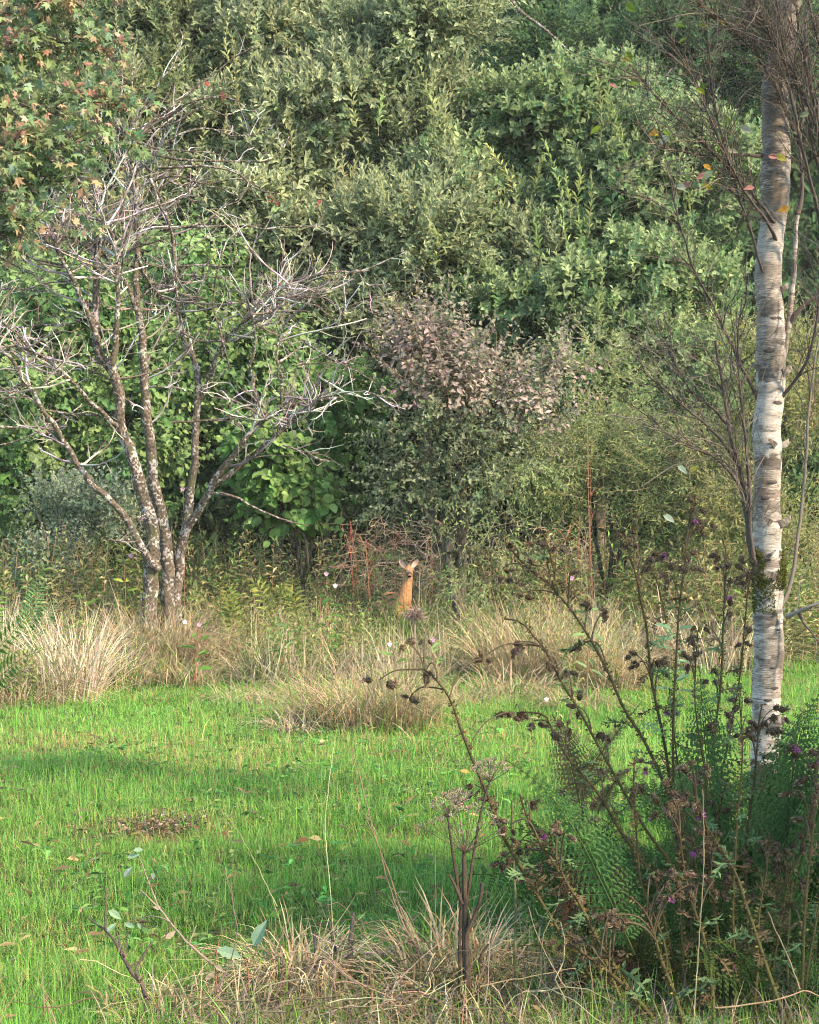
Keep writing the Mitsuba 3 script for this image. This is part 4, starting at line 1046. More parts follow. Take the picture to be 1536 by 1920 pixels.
def fern(label, group, specs, color, seed, col2=None, **kw):
    key = thing('fern', label, 'fern', group)
    rng = np.random.default_rng(seed)
    for pts, d0, d1, w, side in specs:
        k = len(pts)
        q = [P(x, y, d0 + (d1 - d0) * i / (k - 1)) for i, (x, y) in enumerate(pts)]
        mb = MB(); frond(mb, rng, q, w, np.asarray(color) * rng.uniform(.8, 1.2), side=side, col2=col2, **kw)
        put(key + '__frond', mb, 'leaf')


DARK_FERN, BRIGHT_FERN, BROWN_FERN = (.085, .145, .05), (.14, .24, .05), (.085, .048, .032)
fern('large dark green fern frond reaching out between the thistle stems towards the hogweed', None,
     [([(1190, 1790), (1130, 1660), (1085, 1570), (1030, 1490), (950, 1425)], 4.75, 4.6, .112, (.75, -.3, .55)),
      ([(1180, 1800), (1170, 1690), (1140, 1600), (1110, 1540)], 5.4, 5.3, .10, (.9, .3, .2)),
      ([(1180, 1800), (1220, 1720), (1240, 1640), (1250, 1560)], 5.5, 5.5, .11, (.9, -.3, .1))], (.085, .165, .05), 401)
fern('upright green fern standing left of the birch foot', None,
     [([(1370, 1640), (1345, 1540), (1325, 1420), (1318, 1340), (1312, 1250)], 5.2, 5.2, .13, (1, .2, -.05)),
      ([(1370, 1640), (1330, 1560), (1290, 1490), (1250, 1430)], 6.2, 6.0, .14, (.7, .2, .6))], (.075, .14, .05), 402)
fern('dark fern arching right of the birch foot', None,
     [([(1470, 1660), (1478, 1540), (1490, 1430), (1510, 1350), (1545, 1290)], 5.0, 4.9, .14, (.9, .2, -.3)),
      ([(1480, 1660), (1460, 1530), (1455, 1440), (1460, 1370)], 5.1, 5.0, .11, (1, .3, 0)),
      ([(1490, 1660), (1530, 1540), (1570, 1450), (1620, 1400)], 5.0, 4.9, .14, (.6, .2, .8))], (.065, .125, .045), 403)
rng = np.random.default_rng(404)
for j, (cx, cy, d, lab) in enumerate([(1480, 1830, 5.4, 'deep green fern clump filling the bottom right corner'), (1330, 1860, 5.2, 'dark fern clump at the foot of the tallest thistles'), (1190, 1900, 5.0, 'fern clump with browning fronds under the thistles at the bottom edge'), (1560, 1700, 5.8, 'fern clump at the right edge below the birch'), (1110, 1720, 5.6, 'fern clump left in the thistles behind the withered brown fern'), (1250, 1740, 5.8, 'fern clump in the middle of the thistles'), (1400, 1720, 6.0, 'fern clump between the thistles and the birch foot'), (1530, 1580, 6.4, 'high fern clump at the right edge beside the birch foot'), (1330, 1600, 6.6, 'shaded fern clump right behind the tall thistle stems'), (1440, 1940, 4.9, 'nearest fern clump at the bottom edge')]):
    specs = []
    for i in range(10):
        a = rng.uniform(-1.25, 1.25)
        ln = rng.uniform(170, 300)
        tip = (cx + math.sin(a) * ln, cy - math.cos(a) * ln * .85)
        mid = (cx + math.sin(a) * ln * .45, cy - math.cos(a) * ln * .62 - 25)
        dd = rng.uniform(-.5, .35)
        specs.append(([(cx, cy + 70), mid, tip], d, d + dd, rng.uniform(.09, .14), (math.cos(a), rng.normal() * .5, math.sin(a) + rng.normal() * .3)))
    fern(lab, 'ferns under the thistles', specs, (.065, .11, .034) if j != 2 else (.08, .10, .035), 410 + j, col2=(.15, .10, .04) if j == 2 else None, pairs=15)
fern('withered brown fern hanging limp between the thistle stems', None,
     [([(1075, 1600), (1072, 1650), (1068, 1720), (1064, 1800)], 5.0, 5.0, .05, (1, .2, 0)), ([(1085, 1600), (1100, 1640), (1108, 1700), (1110, 1760)], 5.0, 5.0, .06, (1, -.3, .1)),
      ([(1150, 1610), (1160, 1650), (1158, 1700), (1150, 1740)], 5.1, 5.1, .05, (.9, .4, 0)), ([(1430, 1420), (1440, 1460), (1438, 1520)], 5.6, 5.6, .05, (1, .2, 0)),
      ([(1100, 1780), (1085, 1830), (1080, 1900)], 4.9, 4.9, .07, (1, .3, .2)), ([(1150, 1780), (1165, 1840), (1150, 1910)], 4.9, 4.9, .08, (1, -.3, .2))], BROWN_FERN, 405, pairs=13, col2=(.14, .08, .05))
fern('browning fern frond with curled tips behind the upper thistle stems', None,
     [([(1090, 1520), (1075, 1450), (1060, 1390), (1035, 1340)], 5.4, 5.4, .085, (.9, .2, -.3)), ([(1090, 1520), (1110, 1440), (1160, 1370), (1200, 1320)], 5.5, 5.5, .07, (.7, .2, .6)), ([(1120, 1530), (1150, 1470), (1185, 1440)], 5.4, 5.4, .06, (.6, .2, .7))],
     (.13, .13, .06), 406, pairs=18, col2=(.20, .11, .06))
fern('light green fern at the left edge behind the straw tussock', None,
     [([(-60, 1330), (-20, 1240), (20, 1190), (60, 1150), (90, 1140)], 13.0, 12.8, .17, (.3, .2, 1)), ([(-60, 1330), (-30, 1200), (0, 1120), (40, 1070)], 13.2, 13.2, .17, (.8, .2, .6)),
      ([(-50, 1330), (0, 1270), (50, 1230), (100, 1215)], 12.9, 12.6, .15, (.1, .3, 1)), ([(-60, 1320), (-50, 1200), (-20, 1110)], 13.1, 13.4, .16, (1, .1, .2))], (.13, .23, .055), 407, pairs=20, fine=False, col2=(.26, .26, .08))
fern('dark fern tips among the straw left of the bare tree', None, [([(40, 1200), (60, 1140), (75, 1090), (80, 1065)], 15, 15, .14, (1, .2, 0)), ([(60, 1200), (90, 1150), (110, 1110)], 15, 15, .12, (.8, .2, .4))], (.10, .19, .08), 408, pairs=16, fine=False)
for j, (x, y, h, lab) in enumerate([(505, 1150, 110, 'yellow green bracken right of the bare tree under the young hazel'), (440, 1165, 95, 'yellowing bracken close to the foot of the bare tree'), (560, 1150, 80, 'thin yellow bracken in the straw below the young hazel')]):
    specs = []
    for i in range(3):
        a = rng.uniform(-1.2, 1.2)
        tip = (x + math.sin(a) * h * 1.1, y - math.cos(a) * h)
        specs.append(([(x, y + 60), (x + math.sin(a) * h * .3, y - h * .5), tip], 17.6 + j * .1, 17.5 + rng.normal() * .2, rng.uniform(.10, .17), (math.cos(a), rng.normal() * .4, math.sin(a) + rng.normal() * .4)))
    fern(lab, 'yellow bracken round the bare tree', specs, (.24, .29, .08), 420 + j, pairs=14, fine=False, col2=(.40, .36, .12))


# ---------------------------------------------------------------- balsam and other broad leaved herbs in the rough
def herb(name, label, category, x, y, d, seed, nleaf, size, color, group=None, lean=0, flowers=(), stem=(.20, .10, .07), ratio=.36, spread=1.2, lo=.35, foot=None, parts=True, r=.006):
    rng = np.random.default_rng(seed)
    key = thing(name, label, category, group)
    f = G((x if foot is None else foot) + lean, d)
    top = P(x, y, d)
    q = smooth_path([f - UP * .03, f * .5 + top * .5 + [.02, 0, 0], top], 12)
    mb = MB(); tubes(mb, q, np.linspace(r, r * .4, 12), 5, stem); put(key + '__stem', mb, 'wood', smooth=True)
    for i in range(nleaf):
        t = lo + (1.0 - lo) * (i + .6) / nleaf
        p = q[min(int(t * 11), 11)]
        a = i * 2.4 + rng.normal() * .3
        o = np.array([[math.cos(a) * spread, math.sin(a) * spread, .45 + rng.normal() * .3 - .5 * (1 - t)]])
        s = size * rng.uniform(.75, 1.2)
        mb = MB(); leaves(mb, 'ovate', p[None] + o * .01, o, UP[None] + rng.normal(size=(1, 3)) * .35, s, s * ratio, np.asarray(color) * np.exp(rng.normal() * .2))
        put(key + '__leaf', mb, 'leaf')
    for fx, fy, c in flowers:
        p = P(fx, fy, d - .05)
        mb = MB()
        leaves(mb, 'round', np.repeat(p[None], 5, 0), np.array([[1, -.4, .3], [-1, -.4, .3], [0, -.6, 1], [.4, -.8, -.8], [-.4, -.8, -.8]]), np.array([[0, -1, .2]] * 5), .028 * d / 17, .026 * d / 17, c)
        tubes(mb, np.stack([p + [0, .03, -.02], p + [0, 0, 0], p + [0, -.01, .0]])[None], [[.012, .012, .004]], 6, np.asarray(c) * .8)
        put(key + '__flower', mb, 'leaf', label='pale pink hooded flower')
    return key


PINK, WHITE = (.62, .40, .52), (.75, .70, .74)
GB = (.15, .26, .07)
herb('balsam_plant', 'balsam with a pink flower and light green leaves in front of the deer', 'balsam plant', 612, 1085, 16.2, 501, 12, .15, GB, 'flowering balsam plants', flowers=[(612, 1076, PINK), (629, 1098, WHITE)])
herb('balsam_plant', 'balsam with large dark green leaves on a red stem before the bare tree', 'balsam plant', 372, 1165, 14.6, 502, 9, .14, (.11, .25, .05), 'flowering balsam plants', flowers=[(347, 1166, WHITE), (374, 1171, PINK)], foot=358, stem=(.22, .07, .05))
herb('balsam_plant', 'balsam with pale green leaves and a white flower behind the thistle tops', 'balsam plant', 1098, 1105, 13.2, 503, 10, .14, (.20, .30, .13), 'flowering balsam plants', flowers=[(1103, 1143, WHITE), (1072, 1084, PINK)])
herb('balsam_plant', 'broad leaved balsam with drooping blue green leaves between the thistles and the birch', 'balsam plant', 1262, 1165, 12.2, 504, 15, .17, (.17, .27, .15), 'flowering balsam plants')
herb('balsam_plant', 'balsam with two pale leaves low among the straw below the thistle tops', 'balsam plant', 1066, 1270, 12.3, 505, 7, .13, (.18, .28, .11), 'flowering balsam plants', flowers=[(1025, 1311, WHITE)])
herb('balsam_plant', 'small balsam with a white flower right of the broad tussock', 'balsam plant', 735, 1195, 13.4, 506, 7, .13, (.17, .28, .08), 'flowering balsam plants', flowers=[(731, 1208, WHITE), (812, 1200, PINK)])
herb('balsam_plant', 'balsam with a pink flower between the stems of the bare tree', 'balsam plant', 343, 915, 18.6, 507, 8, .13, GB, 'flowering balsam plants', flowers=[(343, 917, PINK), (360, 945, WHITE)], lo=.5)
herb('balsam_plant', 'light green balsam standing in the rough between the bare tree and the deer', 'balsam plant', 535, 1165, 15.4, 508, 11, .15, (.18, .28, .11), 'flowering balsam plants', foot=520)
herb('balsam_plant', 'thin balsam with narrow leaves beside the pink flowered one', 'balsam plant', 600, 1120, 16.0, 509, 9, .14, (.19, .30, .07), 'flowering balsam plants', foot=596)
herb('balsam_plant', 'balsam leaning out of the straw under the crooked trunk', 'balsam plant', 800, 1200, 14.8, 510, 10, .14, (.16, .26, .09), 'flowering balsam plants', foot=830)
herb('balsam_plant', 'yellow leaved balsam left of the bare tree', 'balsam plant', 232, 1055, 17.2, 511, 9, .14, (.30, .36, .08), 'flowering balsam plants', flowers=[(246, 1042, PINK)])
herb('balsam_plant', 'green balsam left of the low bough of the bare tree', 'balsam plant', 160, 1110, 17.0, 512, 10, .16, (.17, .30, .07), 'flowering balsam plants')
rng = np.random.default_rng(520)
for i, (x, y, d, lab) in enumerate([(660, 1112, 18.6, 'dark leafy bramble in front of the deer and to its left'), (700, 1118, 18.8, 'dark leafy bramble hiding the back of the deer'), (690, 1140, 18.2, 'low dark bramble in the grass before the deer'), (640, 1135, 18.3, 'dark bramble sprig beside the pink balsam'), (718, 1108, 19.3, 'dark bramble sprig right against the back of the deer'), (682, 1104, 19.2, 'tallest dark bramble sprig left of the deer')]):
    herb('bramble_sprig', lab, 'bramble', x, y, d, 530 + i, 26, .11, (.06, .12, .05), 'dark brambles by the deer', ratio=.6, lo=.1, foot=x + 12, spread=1.5)
mb = MB()
c = P(778, 1160, 15.6); m = 380
dd = sphere_dirs(rng, m); dd[:, 2] = np.abs(dd[:, 2])
tubes(mb, grow(rng, c + dd * rng.uniform(.0, .08, (m, 1)), dd, rng.uniform(.03, .1, m), 3, .4), [.003, .0025, .002, .0015], 3, tint(rng, (.15, .11, .09), m, .3))
tubes(mb, smooth_path([G(778, 15.6), c], 5), [.012] * 5, 5, (.16, .12, .09))
put('seed_head', mb, 'wood', label='tangled grey brown seed head in the grass below the deer', category='seed head')
# ---------------------------------------------------------------- the roe deer
scene['deer_coat'] = {'type': 'twosided', 'bsdf': {'type': 'principled', 'base_color': VC, 'roughness': 0.85, 'specular': 0.2, 'sheen': 0.4}}


def deer():
    rng = np.random.default_rng(111)
    D = 20.0
    head = P(767, 1071, D)
    base = np.array([head[0], D, 0]); base[2] = float(gz(base[0], D))
    fwd = unit(np.array([.40, -.92, 0])); left = np.array([-fwd[1], fwd[0], 0])
    look = unit(np.array([.06, -1, -.12])); hl = unit(np.cross(UP, look)); hu = np.cross(look, hl)
    nb = P(757, 1118, D + .02)                     # where the neck leaves the shoulders

    def B(f, s, z):
        return nb + fwd * f + left * s + UP * z

    def Hd(f, s, z):
        return head + look * f + hl * s + hu * z
    bone = lambda a, ra, b, rb: manifold3d.Manifold.batch_hull([manifold3d.Manifold.sphere(ra, 20).translate(tuple(a)), manifold3d.Manifold.sphere(rb, 20).translate(tuple(b))])
    parts = []
    chest, rump = B(-.04, 0, -.20), B(-.62, 0, -.15)
    parts += [bone(B(-.03, 0, -.10), .10, chest, .135), bone(chest, .14, B(-.32, 0, -.19), .145), bone(B(-.32, 0, -.19), .145, rump, .14), bone(B(-.10, 0, -.06), .10, B(-.5, 0, -.06), .10)]
    neck_top = Hd(-.05, 0, -.035)
    nm = nb * .5 + neck_top * .5 + fwd * .02
    parts += [bone(B(.0, 0, -.06), .095, nm, .066), bone(nm, .066, neck_top, .050)]
    # legs
    gnd = float(gz(nb[0], D)) - nb[2]
    for s in (-1, 1):
        a, k, h, e = B(.02, s * .08, -.22), B(.05, s * .075, -.45), B(.03, s * .075, gnd + .07), B(.06, s * .075, gnd + .02)
        parts += [bone(a, .065, k, .026), bone(k, .024, h, .016), bone(h, .017, e, .022)]
        a, k, h, f2, e = B(-.62, s * .08, -.18), B(-.52, s * .09, -.36), B(-.72, s * .08, -.42), B(-.68, s * .08, gnd + .07), B(-.65, s * .08, gnd + .02)
        parts += [bone(a, .10, k, .055), bone(k, .05, h, .024), bone(h, .023, f2, .016), bone(f2, .017, e, .022)]
    # skull, muzzle, jaw
    parts += [bone(Hd(-.055, 0, .010), .054, Hd(.015, 0, .0), .050), bone(Hd(.01, 0, -.004), .046, Hd(.105, 0, -.045), .026), bone(Hd(.0, 0, -.03), .038, Hd(.10, 0, -.058), .020),
              bone(Hd(.02, .032, .012), .020, Hd(-.02, .036, .014), .026), bone(Hd(.02, -.032, .012), .020, Hd(-.02, -.036, .014), .026), bone(Hd(.105, 0, -.046), .025, Hd(.125, 0, -.050), .020)]
    m = manifold3d.Manifold.batch_boolean(parts, manifold3d.OpType.Add).refine_to_length(.014).to_mesh()
    tm = trimesh.Trimesh(m.vert_properties[:, :3], m.tri_verts, process=True)
    trimesh.smoothing.filter_taubin(tm, iterations=12)
    v = np.array(tm.vertices)
    f = meshkit.fbm(v * [70, 70, 35], 3, 3)[:, None]
    f = np.clip((f - .5) * 1.8 + .5, 0, 1)
    col = np.array([.40, .17, .075]) * (1 - f) + np.array([.70, .36, .18]) * f
    rel = v - head
    hf, hz, hs = rel @ look, rel @ hu, rel @ hl
    near = (np.linalg.norm(rel, axis=1) < .19) & (hz > -.12)
    face = np.clip((hf + .01) / .08, 0, 1)[:, None] * near[:, None]
    col = col * (1 - face * .55) + np.array([.34, .26, .21]) * face * .55            # greyer face
    chin = ((hf > .06) & (hz < -.062) & near)[:, None]
    col = np.where(chin, [.62, .58, .54], col)
    stripe = ((hf > .075) & (hf < .112) & (hz > -.062) & near)[:, None]
    col = np.where(stripe, [.12, .09, .08], col)
    mb = MB(); mb.add(v, tm.faces, col)
    key = thing('roe_deer', 'chestnut roe deer doe looking out over the grass with ears raised', 'deer')
    put(key + '__body', mb, 'deer_coat', smooth=True)
    for s in (-1, 1):
        # ears: cupped leaf shapes
        rows, cols = 12, 9
        u = np.linspace(0, 1, rows)[:, None]; w = np.linspace(-1, 1, cols)[None]
        wid = .036 * np.sin(np.pi * np.clip(u * .9 + .1, 0, 1)) ** .75
        axis = unit(hl * s * .62 + hu * .80 - look * .05); face_n = unit(look * .9 + hl * s * .35); face_n = unit(face_n - axis * (axis @ face_n)); side = np.cross(axis, face_n)
        root = Hd(-.045, s * .040, .040)
        p = root + axis * (u * .125)[..., None] + side * (wid * w)[..., None] - face_n * (.022 * (1 - w ** 2) * np.sin(np.pi * np.clip(u + .1, 0, 1)))[..., None]
        i, j = np.meshgrid(np.arange(rows - 1), np.arange(cols - 1), indexing='ij'); a = i * cols + j
        q = np.stack([a, a + 1, a + cols + 1, a, a + cols + 1, a + cols], -1).reshape(-1, 3)
        inner = p.reshape(-1, 3); outer = (p - face_n * .004).reshape(-1, 3)
        mb = MB(); mb.add(inner, q, np.where(np.abs(np.tile(w, (rows, 1)).reshape(-1, 1)) > .8, [.35, .18, .10], [.66, .50, .44])); mb.add(outer, q[:, ::-1], (.36, .18, .09))
        put(key + '__ear', mb, 'deer_coat', smooth=True)
        sp = trimesh.creation.icosphere(subdivisions=2)
        mb = MB(); mb.add(sp.vertices * [.011, .011, .010] + Hd(.026, s * .043, .012), sp.faces, (.012, .010, .009)); put(key + '__eye', mb, 'eye_gloss', smooth=True)
    sp = trimesh.creation.icosphere(subdivisions=3).vertices
    nv = Hd(.134, 0, -.046) + sp[:, :1] * hl * .021 + sp[:, 1:2] * look * .012 + sp[:, 2:] * hu * .015 * (1 - .3 * np.abs(sp[:, :1]))
    mb = MB(); mb.add(nv, trimesh.creation.icosphere(subdivisions=3).faces, (.02, .018, .018)); put(key + '__nose', mb, 'eye_gloss', smooth=True)


scene['eye_gloss'] = {'type': 'principled', 'base_color': VC, 'roughness': 0.25, 'specular': 0.5}
deer()
# ---------------------------------------------------------------- thistles
def head_mesh(seed, purple=False):
    """A nodding thistle head: an egg of scales, a collar of spines and a tuft."""
    rng = np.random.default_rng(seed)
    mb = MB()
    k, prof = 9, [(0, .12), (.15, .62), (.4, 1), (.65, .9), (.85, .55), (1, .35)]
    a = np.arange(k) * 2 * np.pi / k
    v = np.array([[r * .0085 * math.cos(t + i * .35), r * .0085 * math.sin(t + i * .35), z * .026] for i, (z, r) in enumerate(prof) for t in a])
    i, j = np.meshgrid(np.arange(len(prof) - 1), np.arange(k), indexing='ij'); p, q = i * k + j, i * k + (j + 1) % k
    mb.add(v, np.stack([p, q, q + k, p, q + k, p + k], -1).reshape(-1, 3), tint(rng, (.060, .044, .030), len(v), .4))
    m = 26
    b = v[rng.integers(k, 4 * k, m)]
    o = unit(b * [1, 1, 0]) + UP * rng.uniform(-.1, .8, (m, 1))
    leaves(mb, 'fold', b, o, UP[None] + rng.normal(size=(m, 3)) * .2, rng.uniform(.004, .009, m), .0022, tint(rng, (.085, .062, .042), m, .35, (.20, .155, .11), .3))
    n = 30 if purple else 18
    b = np.repeat([[0, 0, .020]], n, 0) + rng.normal(size=(n, 3)) * [.003, .003, .001]
    leaves(mb, 'fold', b, UP + rng.normal(size=(n, 3)) * (.45 if purple else .28), rng.normal(size=(n, 3)), rng.uniform(.010, .017, n), .0022, tint(rng, (.28, .09, .24) if purple else (.11, .08, .055), n, .25, (.28, .22, .16) if not purple else None, .3))
    return mb


HEADS = []
for i in range(4):
    mesh, c = head_mesh(600 + i).done(); HEADS.append(mikit.ply(mesh, 'straw', color=c))
mesh, c = head_mesh(610, True).done(); PURPLE = mikit.ply(mesh, 'straw', color=c)


def rot_to(d, spin):
    """A rotation that takes +z to d."""
    d = unit(np.asarray(d, float)); r = np.cross(d, [.3, .8, .5]); r = unit(r); s = np.cross(d, r)
    x, y = r * math.cos(spin) + s * math.sin(spin), -r * math.sin(spin) + s * math.cos(spin)
    m = np.eye(4); m[:3, 0], m[:3, 1], m[:3, 2] = x, y, d
    return m


def thistle_leaf(mb, rng, p, d, size, color):
    """A withered, deeply cut spiny leaf that curls down."""
    n = 7
    q = grow(rng, p[None], d[None], size, n, .16, -.16)[0]
    t = unit(np.gradient(q, axis=0)); s = unit(np.cross(t, UP + rng.normal(size=3) * .4)); w = size * .10 * np.sin(np.pi * np.linspace(.12, 1, n + 1))
    v = np.stack([q - s * w[:, None] * .35, q + s * w[:, None] * .35], 1).reshape(-1, 3)
    f = [(2 * k, 2 * k + 1, 2 * k + 3) for k in range(n)] + [(2 * k, 2 * k + 3, 2 * k + 2) for k in range(n)]
    mb.add(v, f, color)
    for sg in (-1, 1):
        leaves(mb, 'fold', q[1:], t[1:] * .5 + s[1:] * sg + rng.normal(size=(n, 3)) * .3, np.cross(t[1:], s[1:]), w[1:] * 2.4 + .004, w[1:] * .8 + .002, color)


def thistle(label, pts, d0, d1, r0, heads, seed, nleaf=9, fresh=.45, nb=None):
    rng = np.random.default_rng(700 + seed)
    key = thing('thistle', label, 'thistle', 'withered thistles under the birch')
    k = len(pts)
    q = smooth_path([P(x, y, d0 + (d1 - d0) * i / (k - 1)) for i, (x, y) in enumerate(pts)], 40)
    L = np.linalg.norm(np.diff(q, axis=0), axis=1).sum()
    mb = MB()
    c = np.array([.095, .095, .034]) * rng.uniform(.8, 1.2); c2 = np.array([.065, .042, .028])
    r0 *= .95
    tubes(mb, q, np.linspace(r0, r0 * .35, 40), 6)
    ring = np.linspace(0, 1, 40)[:, None]
    mb.c[-1] = np.repeat(c * (1 - ring) + c2 * ring, 6, 0) * np.exp(rng.normal(size=(240, 1)) * .12)
    # spiny wings down the stem
    m = int(260 * L)
    p, t, tt, _ = along(rng, q[None], m, 0, 1)
    o = sphere_dirs(rng, m); o = unit(o - t * (o * t).sum(1, keepdims=True))
    leaves(mb, 'fold', p + o * (r0 * (1 - .65 * tt) * .8)[:, None], o + t * .3, np.cross(t, o), rng.uniform(.005, .017, m), rng.uniform(.003, .008, m), tint(rng, (.095, .09, .034), m, .35, (.095, .06, .035), .45))
    put(key + '__stem', mb, 'straw', smooth=True)
    for i in range(nleaf):
        t = rng.uniform(.05, .8) ** .9
        p = q[int(t * 39)]; a = rng.uniform(0, 6.28)
        mb = MB(); green = rng.random() < fresh
        thistle_leaf(mb, rng, p, unit(np.array([math.cos(a), math.sin(a), .5 + rng.normal() * .3])), rng.uniform(.06, .13) * (1.25 if green else .9) * (1.15 - t * .4),
                     np.array([.10, .155, .07]) * rng.uniform(.7, 1.3) if green else np.array([.095, .066, .040]) * rng.uniform(.6, 1.4))
        put(key + '__leaf', mb, 'straw')
    # branchlets with clustered, nodding heads
    tips = [P(x, y, d1 + rng.normal() * .05) for x, y in heads]
    for e in tips:
        near = q[int(max(8, np.argmin(np.linalg.norm(q - (e - UP * .10), axis=1))))]
        mid = near * .45 + e * .55 + UP * rng.uniform(.015, .04)
        b = smooth_path([near, mid, e], 8)
        mb = MB(); tubes(mb, b, np.linspace(r0 * .38, r0 * .22, 8), 4, (.10, .075, .05)); put(key + '__branch', mb, 'straw', smooth=True)
        for h in range(rng.integers(2, 4) if nb is None else nb):
            o = unit(np.array([rng.normal() * .9, rng.normal() * .9, -.55 + rng.normal() * .6]))
            st = e + o * rng.uniform(.002, .022) - UP * .004
            mat = rot_to(o, rng.uniform(0, 6)); mat[:3, :3] *= rng.uniform(.75, 1.25); mat[:3, 3] = st
            purple = rng.random() < .035
            kk = globals()['fresh'](key + '__flower_head')
            scene[kk] = {**(PURPLE if purple else HEADS[rng.integers(4)]), 'to_world': T(mat)}
            if purple:
                labels[kk] = {'label': 'purple flower head still in bloom'}


